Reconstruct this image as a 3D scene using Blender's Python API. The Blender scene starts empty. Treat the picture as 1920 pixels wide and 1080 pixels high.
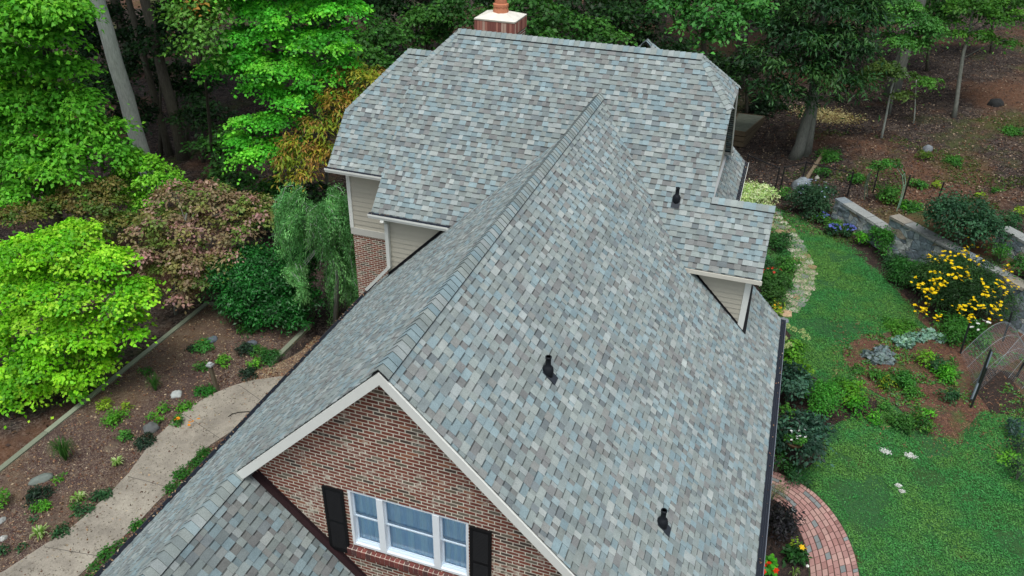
import bpy, math, random
import numpy as np
from mathutils import Vector, Matrix, noise
rng = np.random.default_rng(11); random.seed(5)
S = bpy.context.scene; COL = S.collection
# ---------------------------------------------------------------- camera
CP = np.array([4.26075, -7.54211, 15.07618]); CR = np.array([.94692, .32090, .01913])
CU = np.array([-.18227, .48691, .85422]); CW = np.array([-.26481, .81237, -.51956]); F = 1522.7
cam = bpy.data.objects.new('camera', bpy.data.cameras.new('camera')); COL.objects.link(cam)
M3 = Matrix((CR, CU, -CW)).transposed(); cam.matrix_world = Matrix.Translation(CP) @ M3.to_4x4()
cam.data.sensor_width = 36; cam.data.lens = F/1920*36; cam.data.clip_end = 1500; cam.data.clip_start = .1
S.camera = cam; S.render.resolution_x = 1024; S.render.resolution_y = 576
# ---------------------------------------------------------------- world, sun, exposure
wd = bpy.data.worlds.new('World'); S.world = wd; wd.use_nodes = True
nt = wd.node_tree; bg = nt.nodes['Background']; sky = nt.nodes.new('ShaderNodeTexSky')
sky.sky_type = 'NISHITA'; sky.sun_disc = False; sky.sun_elevation = math.radians(70); sky.sun_rotation = math.radians(165)
sky.air_density = 1.0; sky.dust_density = 4.0; sky.ozone_density = 1.0
bw = nt.nodes.new('ShaderNodeRGBToBW'); nt.links.new(sky.outputs[0], bw.inputs[0])      # cloud cover: most of the blue is gone
cc = nt.nodes.new('ShaderNodeMix'); cc.data_type = 'RGBA'; cc.blend_type = 'MULTIPLY'; cc.inputs[0].default_value = 1; nt.links.new(bw.outputs[0], cc.inputs[6]); cc.inputs[7].default_value = (.93, 1.02, 1.04, 1)
cm = nt.nodes.new('ShaderNodeMix'); cm.data_type = 'RGBA'; cm.inputs[0].default_value = .7; nt.links.new(sky.outputs[0], cm.inputs[6]); nt.links.new(cc.outputs[2], cm.inputs[7])
nt.links.new(cm.outputs[2], bg.inputs[0]); bg.inputs[1].default_value = .15
sl = bpy.data.lights.new('sun', 'SUN'); so = bpy.data.objects.new('sun', sl); COL.objects.link(so)
sl.energy = 1.3; sl.angle = math.radians(25); sl.color = (1, .98, .92)
az = math.radians(165); el = math.radians(70)   # direction towards the sun (clockwise from +Y)
sd = Vector((math.sin(az)*math.cos(el), math.cos(az)*math.cos(el), math.sin(el)))
so.rotation_euler = sd.to_track_quat('Z', 'Y').to_euler()
S.view_settings.view_transform = 'Standard'; S.view_settings.look = 'None'; S.view_settings.exposure = .36
S.view_settings.gamma = 1
# ---------------------------------------------------------------- helpers
def lin(c):
    c = np.array(c, float)/255.; return np.where(c <= .04045, c/12.92, ((c+.055)/1.055)**2.4)
def ray(u, v): return CW+(u-960)/F*CR-(v-540)/F*CU
def W(u, v, z=0.):
    d = ray(u, v); t = (z-CP[2])/d[2]; return CP+t*d
FH = CW[:2]/np.hypot(*CW[:2])
def PD(u, v, D):
    d = ray(u, v); return CP+d*(D/(d[:2]@FH))
def depth(P): return float((np.array(P)-CP)@CW)
def sst(x): x = np.clip(x, 0, 1); return x*x*(3-2*x)
WA = np.array([7.4, 26.3]); WD = np.array([.67, -.742]); WN = np.array([.742, .67])
def T(x, y):
    x = np.asarray(x, float); y = np.asarray(y, float)
    s = (x-WA[0])*WN[0]+(y-WA[1])*WN[1]; t = (x-WA[0])*WD[0]+(y-WA[1])*WD[1]
    step = sst((s-.1)/.3)*(.75+.6*sst((t-2.7)/.3)); soft = .75*sst(s/6)
    k = sst((t+.3)/.5); h = soft*(1-k)+step*k
    h = h+.055*np.maximum(s-1, 0)+.05*np.maximum(s-14, 0)
    low = np.maximum(sst((-12.98-x)/.1)*1, np.maximum(sst((y-11.5)/.1)*sst((-4-x)/.5), sst((x+8.85)/.1)*sst((y-8.7)/.7)*sst((-5.-x)/.1)))
    h = h-.35*low-.03*np.maximum(-13-x, 0)*1
    far = sst((np.hypot(x, y-5)-14)/10)
    return h+far*.12*(np.sin(x*.37+y*.21)+np.sin(y*.5-x*.15)*.7)*sst((s-2)/6+sst((-16-x)/5))
def GP(u, v):
    z = 0.
    for i in range(25):
        p = W(u, v, z); z = .5*z+.5*float(T(p[0], p[1]))
    p = W(u, v, z); p[2] = float(T(p[0], p[1])); return p
def link(name, me, parent=None, kind=None, label=None, cat=None, group=None):
    o = bpy.data.objects.new(name, me); COL.objects.link(o)
    if parent is not None: o.parent = parent
    if kind: o['kind'] = kind
    if label: o['label'] = label
    if cat: o['category'] = cat
    if group: o['group'] = group
    return o
def empty(name, loc, label, cat, group=None):
    o = link(name, None, None, None, label, cat, group); o.location = tuple(float(a) for a in loc)
    o.empty_display_size = .2
    return o
def fix(o, parent):      # world-space mesh under an offset parent
    if parent is not None:
        l = parent.matrix_basis.translation if parent.parent is None else Vector((0, 0, 0))
        o.matrix_parent_inverse = Matrix.Translation(-Vector(parent.location)) if parent.parent is None else Matrix.Identity(4)
class MB:
    def __init__(s): s.v = []; s.f = []; s.c = []; s.m = []; s.n = 0; s.chunks = []
    def add(s, vs, fs, col=(.5, .5, .5), mi=0):
        s.chunks.append((len(s.v), len(s.f)))
        s.v += [tuple(map(float, p)) for p in vs]
        for f in fs: s.f.append(tuple(i+s.n for i in f)); s.c.append(tuple(col)); s.m.append(mi)
        s.n += len(vs)
    def quad(s, a, b, c, d, col=(.5, .5, .5), mi=0): s.add([a, b, c, d], [(0, 1, 2, 3)], col, mi)
    def build_each(s, name, mats, parent=None):
        ends = s.chunks[1:]+[(len(s.v), len(s.f))]
        for (v0, f0), (v1, f1) in zip(s.chunks, ends):
            q = MB(); q.add(s.v[v0:v1], [tuple(i-v0 for i in f) for f in s.f[f0:f1]]); q.c = s.c[f0:f1]; q.build(name, mats, parent)
    def hexa(s, P, col=(.5, .5, .5), mi=0):  # P: bottom 4 ccw, top 4 ccw
        s.add(P, [(3, 2, 1, 0), (4, 5, 6, 7), (0, 1, 5, 4), (1, 2, 6, 5), (2, 3, 7, 6), (3, 0, 4, 7)], col, mi)
    def box(s, a, b, col=(.5, .5, .5), mi=0):
        x0, y0, z0 = a; x1, y1, z1 = b
        s.hexa([(x0, y0, z0), (x1, y0, z0), (x1, y1, z0), (x0, y1, z0), (x0, y0, z1), (x1, y0, z1), (x1, y1, z1), (x0, y1, z1)], col, mi)
    def prism(s, poly, off, col=(.5, .5, .5), mi=0):   # extrude polygon by vector
        n = len(poly); off = np.array(off, float); A = [np.array(p, float) for p in poly]
        s.add(A+[p+off for p in A], [tuple(range(n)), tuple(range(2*n-1, n-1, -1))]+[(i, i+n, (i+1) % n+n, (i+1) % n) for i in range(n)], col, mi)
    def beam(s, p0, p1, w, h, up=(0, 0, 1), col=(.5, .5, .5), mi=0):
        p0 = np.array(p0, float); p1 = np.array(p1, float); d = p1-p0; d /= np.linalg.norm(d)
        sd_ = np.cross(d, up); sd_ /= np.linalg.norm(sd_); u = np.cross(sd_, d)
        P = [p+a*sd_*w/2+b*u*h/2 for p in (p0, p1) for a, b in ((-1, -1), (1, -1), (1, 1), (-1, 1))]
        s.add(P, [(3, 2, 1, 0), (4, 5, 6, 7), (0, 1, 5, 4), (1, 2, 6, 5), (2, 3, 7, 6), (3, 0, 4, 7)], col, mi)
    def tube(s, pts, rad, n=8, col=(.5, .5, .5), mi=0, cap=True, wob=0.):
        pts = [np.array(p, float) for p in pts]
        if not hasattr(rad, '__len__'): rad = [rad]*len(pts)
        vs = []
        for i, p in enumerate(pts):
            d = pts[min(i+1, len(pts)-1)]-pts[max(i-1, 0)]; d /= max(1e-9, np.linalg.norm(d))
            a = np.cross(d, (0, 0, 1)) if abs(d[2]) < .9 else np.cross(d, (1, 0, 0))
            a /= np.linalg.norm(a); b = np.cross(d, a)
            for k in range(n):
                t = 2*math.pi*k/n; r = rad[i]*(1+wob*math.sin(3*t+i)+wob*.6*rng.normal())
                vs.append(p+r*(math.cos(t)*a+math.sin(t)*b))
        fs = [(i*n+k, i*n+(k+1) % n, (i+1)*n+(k+1) % n, (i+1)*n+k) for i in range(len(pts)-1) for k in range(n)]
        if cap: fs += [tuple(range(n-1, -1, -1)), tuple(range((len(pts)-1)*n, len(pts)*n))]
        s.add(vs, fs, col, mi)
    def build(s, name, mats, parent=None, smooth=False, **k):
        me = bpy.data.meshes.new(name); me.from_pydata(s.v, [], s.f)
        at = me.attributes.new('Col', 'FLOAT_COLOR', 'FACE')
        c = np.ones((len(s.f), 4), np.float32); c[:, :3] = np.array(s.c).reshape(-1, 3); at.data.foreach_set('color', c.ravel())
        for m in (mats if isinstance(mats, (list, tuple)) else [mats]): me.materials.append(m)
        me.polygons.foreach_set('material_index', np.array(s.m, np.int32))
        if smooth: me.polygons.foreach_set('use_smooth', np.ones(len(s.f), bool))
        me.update()
        o = link(name, me, parent, **k); fix(o, parent); return o
def quadmesh(name, V, C, mat, parent=None, k4=4, **k):   # V (n*4,3), C (n,3)
    n = len(V)//4; me = bpy.data.meshes.new(name)
    me.vertices.add(len(V)); me.vertices.foreach_set('co', np.ascontiguousarray(V, np.float32).ravel())
    me.loops.add(n*4); me.loops.foreach_set('vertex_index', np.arange(n*4, dtype=np.int32))
    me.polygons.add(n); me.polygons.foreach_set('loop_start', np.arange(0, n*4, 4, dtype=np.int32))
    try: me.polygons.foreach_set('loop_total', np.full(n, 4, np.int32))
    except Exception: pass
    me.update(calc_edges=True)
    at = me.attributes.new('Col', 'FLOAT_COLOR', 'FACE'); c = np.ones((n, 4), np.float32); c[:, :3] = C
    at.data.foreach_set('color', c.ravel()); me.materials.append(mat)
    o = link(name, me, parent, **k); fix(o, parent); return o
# ---------------------------------------------------------------- materials
class NT:
    def __init__(s, name, rough=.8, spec=.3):
        s.m = bpy.data.materials.new(name); s.m.use_nodes = True; s.t = s.m.node_tree
        s.b = s.t.nodes['Principled BSDF']; s.b.inputs['Roughness'].default_value = rough
        s.b.inputs['Specular IOR Level'].default_value = spec
    def n(s, typ, ins=None, **k):
        x = s.t.nodes.new('ShaderNode'+typ)
        for a, b in k.items(): setattr(x, a, b)
        for a, b in (ins or {}).items():
            if isinstance(b, bpy.types.NodeSocket): s.t.links.new(b, x.inputs[a])
            else: x.inputs[a].default_value = b
        return x
    def L(s, a, b): s.t.links.new(a, b)
    def coord(s, o='Object'): return s.n('TexCoord').outputs[o]
    def noise(s, scale, detail=4, rough=.6, vec=None, out='Fac'):
        x = s.n('TexNoise', {'Scale': scale, 'Detail': detail, 'Roughness': rough})
        s.L(vec if vec is not None else s.coord(), x.inputs['Vector']); return x.outputs[out]
    def ramp(s, fac, stops, interp='LINEAR'):
        x = s.n('ValToRGB'); r = x.color_ramp; r.interpolation = interp
        while len(r.elements) < len(stops): r.elements.new(.5)
        for e, (p, c) in zip(r.elements, stops): e.position = p; e.color = (*c[:3], 1)
        s.L(fac, x.inputs[0]); return x.outputs[0]
    def mix(s, fac, a, b, bt='MIX'):
        x = s.n('Mix', data_type='RGBA', blend_type=bt)
        for i, q in ((0, fac), (6, a), (7, b)):
            if isinstance(q, bpy.types.NodeSocket): s.L(q, x.inputs[i])
            else: x.inputs[i].default_value = q if i == 0 else (*q[:3], 1)
        return x.outputs[2]
    def math(s, op, a, b=0.):
        x = s.n('Math', operation=op)
        for i, q in ((0, a), (1, b)):
            if isinstance(q, bpy.types.NodeSocket): s.L(q, x.inputs[i])
            else: x.inputs[i].default_value = q
        return x.outputs[0]
    def base(s, c): s.L(c, s.b.inputs['Base Color'])
    def bump(s, h, st=.4, dist=.02): 
        x = s.n('Bump', {'Strength': st, 'Distance': dist}); s.L(h, x.inputs['Height']); s.L(x.outputs[0], s.b.inputs['Normal'])
def g3(v): return (v, v, v)
def m_leaf(name, trans=.35, rough=.5, spec=.25):
    k = NT(name, rough, spec); at = k.n('Attribute', attribute_name='Col').outputs['Color']; k.base(at)
    tr = k.n('BsdfTranslucent'); c2 = k.mix(1., at, (1.0, 1.0, .55), 'MULTIPLY'); k.L(c2, tr.inputs[0])
    mx = k.n('MixShader'); mx.inputs[0].default_value = trans
    k.L(k.b.outputs[0], mx.inputs[1]); k.L(tr.outputs[0], mx.inputs[2])
    k.L(mx.outputs[0], k.t.nodes['Material Output'].inputs[0]); return k.m
def m_col(name, rough=.8, spec=.2, var=.25, scale=40., bump=.3, dist=.004):
    k = NT(name, rough, spec); at = k.n('Attribute', attribute_name='Col').outputs['Color']
    n = k.noise(scale, 5, .7); n2 = k.noise(scale*.06, 3)
    f = k.math('ADD', k.math('MULTIPLY', k.math('ADD', n, -.5), var*2), k.math('MULTIPLY', k.math('ADD', n2, -.5), var*1.2))
    k.base(k.mix(1., at, k.n('CombineColor', {0: k.math('ADD', f, 1.), 1: k.math('ADD', f, 1.), 2: k.math('ADD', f, 1.)}).outputs[0], 'MULTIPLY'))
    if bump: k.bump(n, bump, dist)
    return k.m
LEAF = m_leaf('leaf'); GLOSS = m_leaf('glossy_leaf', .2, .45, .35); SHING = m_col('asphalt_shingle', .95, .12, .5, 60, .6, .004)
SIDE = m_col('painted_siding', .6, .3, .06, 8, .1); TRIM = m_col('white_trim', .5, .3, .07, 5, .1)
DARK = m_col('black_plastic', .55, .15, .2, 15, .1); BRK = m_col('fired_brick', .9, .15, .25, 60, .4)
WOOD = m_col('weathered_wood', .9, .1, .3, 25, .6, .006); ROCK = m_col('rock', .9, .2, .4, 9, .8, .03)
METAL = m_col('wire_metal', .5, .5, .15, 20, .1); CONC = m_col('painted_concrete', .9, .1, .3, 6, .3)
PETAL = m_leaf('petal', .2, .6, .2); TERRA = m_col('terracotta', .8, .2, .2, 14, .2)
def m_bark(name, c0, c1, sc=1.):
    k = NT(name, .95, .1); co = k.coord(); mp = k.n('Mapping', {'Scale': (9*sc, 9*sc, 1.3*sc)}); k.L(co, mp.inputs[0])
    n = k.noise(3, 6, .7, mp.outputs[0]); n2 = k.noise(.8, 3)
    k.base(k.mix(k.math('MULTIPLY', n2, .5), k.ramp(n, [(.35, c0), (.65, c1)]), tuple(np.array(c1)*np.array((.8, 1, .75)))))
    k.bump(n, .8, .04); return k.m
BGREY = m_bark('grey_bark', (.27, .27, .255), (.56, .56, .54)); BDARK = m_bark('dark_bark', (.05, .04, .035), (.14, .12, .10))
BMID = m_bark('brown_grey_bark', (.10, .095, .09), (.25, .24, .225))
def m_brickwall(name, ax):
    k = NT(name, .9, .15); sx = k.n('SeparateXYZ'); k.L(k.coord(), sx.inputs[0]); cb = k.n('CombineXYZ')
    wob = k.noise(2., 2)
    k.L(sx.outputs[ax], cb.inputs[0]); k.L(k.math('ADD', sx.outputs[2], k.math('MULTIPLY', wob, .006)), cb.inputs[1])
    bt = k.n('TexBrick', {'Color1': (0, 0, 0, 1), 'Color2': (1, 1, 1, 1), 'Mortar': (0, 0, 0, 1), 'Scale': 1., 'Mortar Size': .0088, 'Mortar Smooth': .15, 'Bias': 0., 'Brick Width': .192, 'Row Height': .0665})
    k.L(cb.outputs[0], bt.inputs['Vector'])
    pal = k.ramp(bt.outputs['Color'], [(0, (.085, .06, .05)), (.08, (.25, .068, .044)), (.30, (.17, .13, .09)), (.38, (.28, .080, .052)), (.60, (.20, .052, .036)), (.75, (.20, .165, .125)), (.80, (.25, .082, .06)), (.94, (.36, .13, .07))], 'CONSTANT')
    n = k.noise(25, 5, .7); pal2 = k.mix(k.math('MULTIPLY', n, .5), pal, (.10, .07, .06))
    pc = k.ramp(k.noise(1.7, 4, .75), [(.54, (0, 0, 0)), (.66, (1, 1, 1))]); pm = k.ramp(k.noise(14, 3, .6), [(.45, (0, 0, 0)), (.6, (1, 1, 1))])
    pf = k.math('MULTIPLY', pc, pm)
    c = k.mix(k.math('MULTIPLY', pf, .85), pal2, (.62, .57, .47))
    k.base(k.mix(bt.outputs['Fac'], c, k.ramp(k.noise(6, 3), [(.3, (.64, .57, .46)), (.7, (.80, .74, .62))])))
    h = k.math('ADD', k.math('MULTIPLY', k.math('SUBTRACT', 1., bt.outputs['Fac']), 1.), k.math('MULTIPLY', n, .3)); k.bump(h, .8, .012)
    return k.m
BWX = m_brickwall('brick_wall_front', 0); BWY = m_brickwall('brick_wall_side', 1)
def m_litter(name, pal, sc=14., grad=None, patches=None, bump=.8):
    k = NT(name, 1., .05); co = k.coord()
    wv = k.n('VectorMath', operation='ADD'); k.L(co, wv.inputs[0]); k.L(k.noise(sc*.5, 2, .5, None, 'Color'), wv.inputs[1])
    v = k.n('TexVoronoi', {'Scale': sc}); k.L(wv.outputs[0], v.inputs['Vector'])
    sp = k.n('SeparateColor'); k.L(v.outputs['Color'], sp.inputs[0])
    c = k.ramp(sp.outputs[0], [(i/len(pal), p) for i, p in enumerate(pal)], 'CONSTANT')
    n = k.noise(sc*3, 4, .7); c = k.mix(1., c, k.ramp(n, [(.25, g3(.55)), (.75, g3(1.35))]), 'MULTIPLY')
    for (scale, lo, hi, colr, amt) in (patches or []):
        f = k.ramp(k.noise(scale, 5, .65), [(lo, (0, 0, 0)), (hi, (1, 1, 1))]); c = k.mix(k.math('MULTIPLY', f, amt), c, k.mix(n, tuple(np.array(colr)*.6), tuple(np.array(colr)*1.4)))
    k.base(c); k.bump(k.math('ADD', sp.outputs[1], n), bump, .04); return k.m
GROUND = m_litter('leaf_litter', [(.032, .024, .021), (.062, .046, .040), (.045, .036, .034), (.095, .073, .062), (.028, .024, .024), (.125, .10, .085), (.055, .04, .034)], 8.,
                  patches=[(.13, .5, .6, (.17, .085, .05), .65), (.21, .54, .64, (.07, .085, .03), .75), (.6, .55, .7, (.16, .12, .09), .4)])
MULCH = m_litter('bark_mulch', [(.10, .06, .05), (.17, .11, .085), (.08, .05, .05), (.24, .17, .125), (.12, .07, .06), (.32, .25, .19), (.14, .10, .09), (.10, .07, .065)], 16.,
                 patches=[(.35, .50, .68, (.24, .165, .10), .6), (1.6, .58, .66, (.34, .27, .19), .5), (.8, .54, .66, (.07, .045, .045), .6)])
DMULCH = m_litter('dark_mulch', [(.035, .028, .025), (.06, .045, .038), (.045, .035, .033), (.09, .06, .05)], 14.)
SOIL = m_litter('red_soil', [(.15, .075, .05), (.20, .10, .065), (.12, .065, .05), (.24, .13, .09), (.10, .06, .05)], 14.,
                patches=[(.6, .52, .62, (.07, .14, .04), .8), (.35, .55, .65, (.08, .06, .055), .6)])
CHIPS = m_litter('tan_leaf_chips', [(.22, .15, .10), (.32, .23, .15), (.15, .10, .08), (.42, .33, .22), (.26, .14, .08), (.12, .08, .07)], 11.)
LAWN = m_litter('lawn_turf', [(.05, .15, .058), (.062, .18, .068), (.075, .20, .062), (.045, .135, .055), (.085, .21, .07)], 22.,
                patches=[(.5, .5, .68, (.075, .12, .03), .6), (.9, .63, .69, (.13, .08, .045), .85), (.3, .5, .65, (.03, .13, .04), .6)])
def m_conc():
    k = NT('path_concrete', .9, .2); a = k.noise(1.2, 6, .65); b = k.noise(45, 4, .7); c = k.noise(9, 3, .6)
    col = k.ramp(a, [(.3, (.21, .185, .155)), (.5, (.30, .265, .22)), (.7, (.38, .34, .28))])
    col = k.mix(k.ramp(c, [(.56, (0, 0, 0)), (.70, (.7, .7, .7))]), col, (.17, .15, .12))
    col = k.mix(1., col, k.ramp(b, [(.3, g3(.75)), (.7, g3(1.2))]), 'MULTIPLY'); k.base(col); k.bump(b, .3, .004); return k.m
PATH = m_conc()
def m_stonewall():
    k = NT('fieldstone', .9, .2); co = k.coord(); wv = k.n('VectorMath', operation='ADD'); k.L(co, wv.inputs[0])
    nn = k.noise(1.2, 2, .5, None, 'Color'); sc_ = k.n('VectorMath', operation='SCALE'); k.L(nn, sc_.inputs[0]); sc_.inputs['Scale'].default_value = .5
    k.L(sc_.outputs[0], wv.inputs[1]); mp = k.n('Mapping', {'Scale': (1., 1., 1.5)}); k.L(wv.outputs[0], mp.inputs[0])
    v = k.n('TexVoronoi', {'Scale': 2.6}); k.L(mp.outputs[0], v.inputs['Vector']); sp = k.n('SeparateColor'); k.L(v.outputs['Color'], sp.inputs[0])
    e = k.n('TexVoronoi', {'Scale': 2.6}, feature='DISTANCE_TO_EDGE'); k.L(mp.outputs[0], e.inputs['Vector'])
    c = k.ramp(sp.outputs[0], [(0, (.27, .33, .37)), (.25, (.40, .45, .48)), (.45, (.22, .26, .30)), (.6, (.32, .38, .43)), (.8, (.50, .52, .51)), (.92, (.38, .32, .26))], 'CONSTANT')
    n = k.noise(8, 5, .7); c = k.mix(1., c, k.ramp(n, [(.3, g3(.6)), (.7, g3(1.3))]), 'MULTIPLY')
    ed = k.ramp(e.outputs['Distance'], [(0, (1, 1, 1)), (.05, (0, 0, 0))]); c = k.mix(k.math('MULTIPLY', ed, .6), c, (.15, .15, .15))
    k.base(c); k.bump(k.math('ADD', k.math('MULTIPLY', k.math('SUBTRACT', 1., ed), .6), n), .9, .05); return k.m
STONE = m_stonewall()
k = NT('window_glass', .05, .5); k.b.inputs['Base Color'].default_value = (.8, .9, 1, 1)
_g = k.n('BsdfGlossy', {'Roughness': .03, 'Color': (.9, .95, 1, 1)}); _t = k.n('BsdfTransparent', {'Color': (1, 1, 1, 1)})
_fr = k.n('Fresnel', {'IOR': 1.5}); _m = k.n('MixShader'); k.L(k.math('ADD', _fr.outputs[0], .04), _m.inputs[0]); k.L(_t.outputs[0], _m.inputs[1]); k.L(_g.outputs[0], _m.inputs[2])
k.L(_m.outputs[0], k.t.nodes['Material Output'].inputs[0]); GLASS = k.m
# ---------------------------------------------------------------- row-tiled planes (shingles, lap siding)
def clip(poly, A, B):   # keep left of A->B (2D)
    out = []; n = len(poly)
    for i in range(n):
        p, q = poly[i], poly[(i+1) % n]
        a = (B[0]-A[0])*(p[1]-A[1])-(B[1]-A[1])*(p[0]-A[0]); b = (B[0]-A[0])*(q[1]-A[1])-(B[1]-A[1])*(q[0]-A[0])
        if a >= -1e-9: out.append(p)
        if (a > 1e-9 and b < -1e-9) or (a < -1e-9 and b > 1e-9):
            t = a/(a-b); out.append((p[0]+t*(q[0]-p[0]), p[1]+t*(q[1]-p[1])))
    return out
def clipconv(cell, poly):
    for i in range(len(poly)):
        cell = clip(cell, poly[i], poly[(i+1) % len(poly)])
        if len(cell) < 3: return None
    return cell
SPAL = [lin(np.array(c)*.6+np.array((140, 146, 148))*.4) for c in ((128, 152, 158), (142, 162, 166), (130, 142, 140), (138, 148, 143), (158, 165, 163), (170, 175, 170), (114, 124, 124), (116, 114, 112), (126, 125, 120), (104, 112, 115), (144, 152, 146), (120, 146, 154))]
SWT = np.array([.11, .08, .12, .12, .10, .05, .09, .08, .06, .05, .10, .04]); SWT /= SWT.sum()
def tiles(mb, O, U, V, polys, e=.138, kind='shingle', lip=.016, tone=1., seed=0, col=None):
    """O origin at the upper edge, U along, V down the slope (unit), polys convex and CCW in (u,v)."""
    r = np.random.default_rng(seed); O, U, V = (np.array(a, float) for a in (O, U, V))
    N = np.cross(U, V)
    if N[2] < 0 or (abs(N[2]) < 1e-6 and N@(CP-O) < 0): N = -N
    us = [p[0] for P in polys for p in P]; vs = [p[1] for P in polys for p in P]
    u0, u1, v0, v1 = min(us), max(us), min(vs), max(vs)
    for P in polys:
        A = sum(P[i][0]*P[(i+1) % len(P)][1]-P[(i+1) % len(P)][0]*P[i][1] for i in range(len(P)))
        if A < 0: P.reverse()
    fl = (np.cross(U, V)@N) < 0
    row = int(math.floor(v0/e))
    while row*e < v1:
        va, vb = row*e, (row+1)*e; row += 1
        x = u0-r.random()*.5; tooth = r.random() < .5; rowt = 1+.04*r.normal()
        while x < u1:
            if kind == 'shingle':
                w = (r.choice([.10, .12, .15, .18, .22]) if tooth else r.choice([.08, .105, .13, .165, .21]))
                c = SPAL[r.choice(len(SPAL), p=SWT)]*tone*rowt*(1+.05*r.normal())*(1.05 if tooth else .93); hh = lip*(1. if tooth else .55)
            else: w = 60.; c = np.array(col)*(1+.015*r.normal()); hh = lip
            cells = [([(x, va), (x+w, va), (x+w, vb), (x, vb)], c)]
            if kind == 'shingle' and not tooth: vm = va+.028; cells = [([(x, va), (x+w, va), (x+w, vm), (x, vm)], c*.42), ([(x, vm), (x+w, vm), (x+w, vb), (x, vb)], c)]  # slot top darkened: printed granule band, doubling as painted shadow below the tooth
            for cell0, c in cells:
             for P in polys:
                cell = cell0
                q = clipconv(cell, P)
                if q is None: continue
                def at(p, k=None): 
                    h = hh*(p[1]-va)/e*1.0+.001 if k is None else k
                    return O+U*p[0]+V*p[1]+N*h
                vsx = [at(p) for p in q]
                mb.add(vsx if not fl else vsx[::-1], [tuple(range(len(q)))], c)
                for i in range(len(q)):
                    a, b = q[i], q[(i+1) % len(q)]
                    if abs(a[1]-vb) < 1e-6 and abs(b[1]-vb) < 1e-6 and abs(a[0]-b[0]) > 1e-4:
                        mb.quad(at(a), at(b), at(b, -.004), at(a, -.004), c*.22 if kind == 'shingle' else c)  # shingle lip darkened: black asphalt edge plus painted course shadow
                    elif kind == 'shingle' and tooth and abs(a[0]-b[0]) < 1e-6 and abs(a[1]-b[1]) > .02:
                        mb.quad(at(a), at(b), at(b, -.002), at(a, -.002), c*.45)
            x += w; tooth = not tooth
def capline(mb, P0, P1, dL, dR, w=.15, e=.145, seed=0, vent=True, arch=.05, vs=0):
    """overlapping bent ridge caps from P0 to P1; the exposed end of each faces P0"""
    r = np.random.default_rng(seed); P0, P1, dL, dR = (np.array(a, float) for a in (P0, P1, dL, dR))
    dL = dL/np.linalg.norm(dL); dR = dR/np.linalg.norm(dR)
    L = np.linalg.norm(P1-P0); d = (P1-P0)/L; n = -(dL+dR); n = n/np.linalg.norm(n) if np.linalg.norm(n) > .1 else np.array((0, 0, 1.))
    b = .022 if vent else .004
    if vent:
        for si, dd in enumerate((dL, dR)):
            nn = n-dd*(n@dd); nn /= np.linalg.norm(nn); q = w+.014 if si == vs else w-.03
            mb.hexa([P0, P0+dd*q, P1+dd*q, P1]+[P0+n*b*.1, P0+dd*q+nn*b*.9, P1+dd*q+nn*b*.9, P1+n*b*.1], (.022, .024, .028))
    s = 0.
    while s < L-.02:
        s1 = min(s+e, L); c = SPAL[r.choice([0, 1, 2, 3, 4, 10, 11])]*(1+.06*r.normal())
        ring = []
        for (t, h) in ((s-.004, .018), (s1+.01, .004)):
            p = P0+d*t; pr = []
            for (f, dd) in ((1., dL), (.7, dL), (.45, dL), (.22, dL), (0, dL), (.22, dR), (.45, dR), (.7, dR), (1., dR)):
                nn = n-dd*(n@dd); nn /= np.linalg.norm(nn); rd = .012*max(0, 1-f/.6)**2
                pr.append(p+dd*w*f+(nn*(b+h) if f > .1 else n*(b+h)*1.41)-n*rd)
            ring.append(pr)
        for i in range(8): mb.quad(ring[0][i], ring[0][i+1], ring[1][i+1], ring[1][i], c)
        for i in range(8): mb.quad(ring[0][i], ring[0][i+1], ring[0][i+1]-n*.013, ring[0][i]-n*.013, c*.5)  # cap lip colour darkened, painting the shadow arc at each overlap
        s = s1
# ---------------------------------------------------------------- terrain and sheets
def axis_pts(segs):
    out = []
    for a, b, st in segs: out += list(np.arange(a, b, st))
    return np.array(out+[segs[-1][1]])
gx = axis_pts([(-220, -60, 16), (-60, -32, 2), (-32, -14, .6), (-14, -4, .14), (-4, 6, .6), (6, 16, .2), (16, 32, .7), (32, 60, 2), (60, 220, 16)])
gy = axis_pts([(-60, -6, 6), (-6, 8, .7), (8, 12.5, .14), (12.5, 17, .7), (17, 29, .2), (29, 60, .8), (60, 120, 4), (120, 300, 20)])
XX, YY = np.meshgrid(gx, gy); ZZ = T(XX, YY)
V = np.stack([XX, YY, ZZ], -1).reshape(-1, 3); nx, ny = len(gx), len(gy)
me = bpy.data.meshes.new('ground'); i0 = (np.arange(ny-1)[:, None]*nx+np.arange(nx-1)[None]).ravel()
me.from_pydata(V.tolist(), [], np.stack([i0, i0+1, i0+nx+1, i0+nx], -1).tolist()); me.materials.append(GROUND)
me.polygons.foreach_set('use_smooth', np.ones(len(me.polygons), bool)); link('ground', me, kind='structure')
def wob(pts, step=.25, amp=.06, seed=0):
    out = []; n = len(pts)
    for i in range(n):
        a, b = np.array(pts[i][:2]), np.array(pts[(i+1) % n][:2]); L = np.linalg.norm(b-a); m = max(1, int(L/step))
        for j in range(m):
            p = a+(b-a)*j/m
            if amp: p = p+amp*np.array(noise.noise_vector(Vector((p[0]*1.7+seed, p[1]*1.7, 0)))[:2])*2.2
            out.append(p)
    return out
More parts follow.
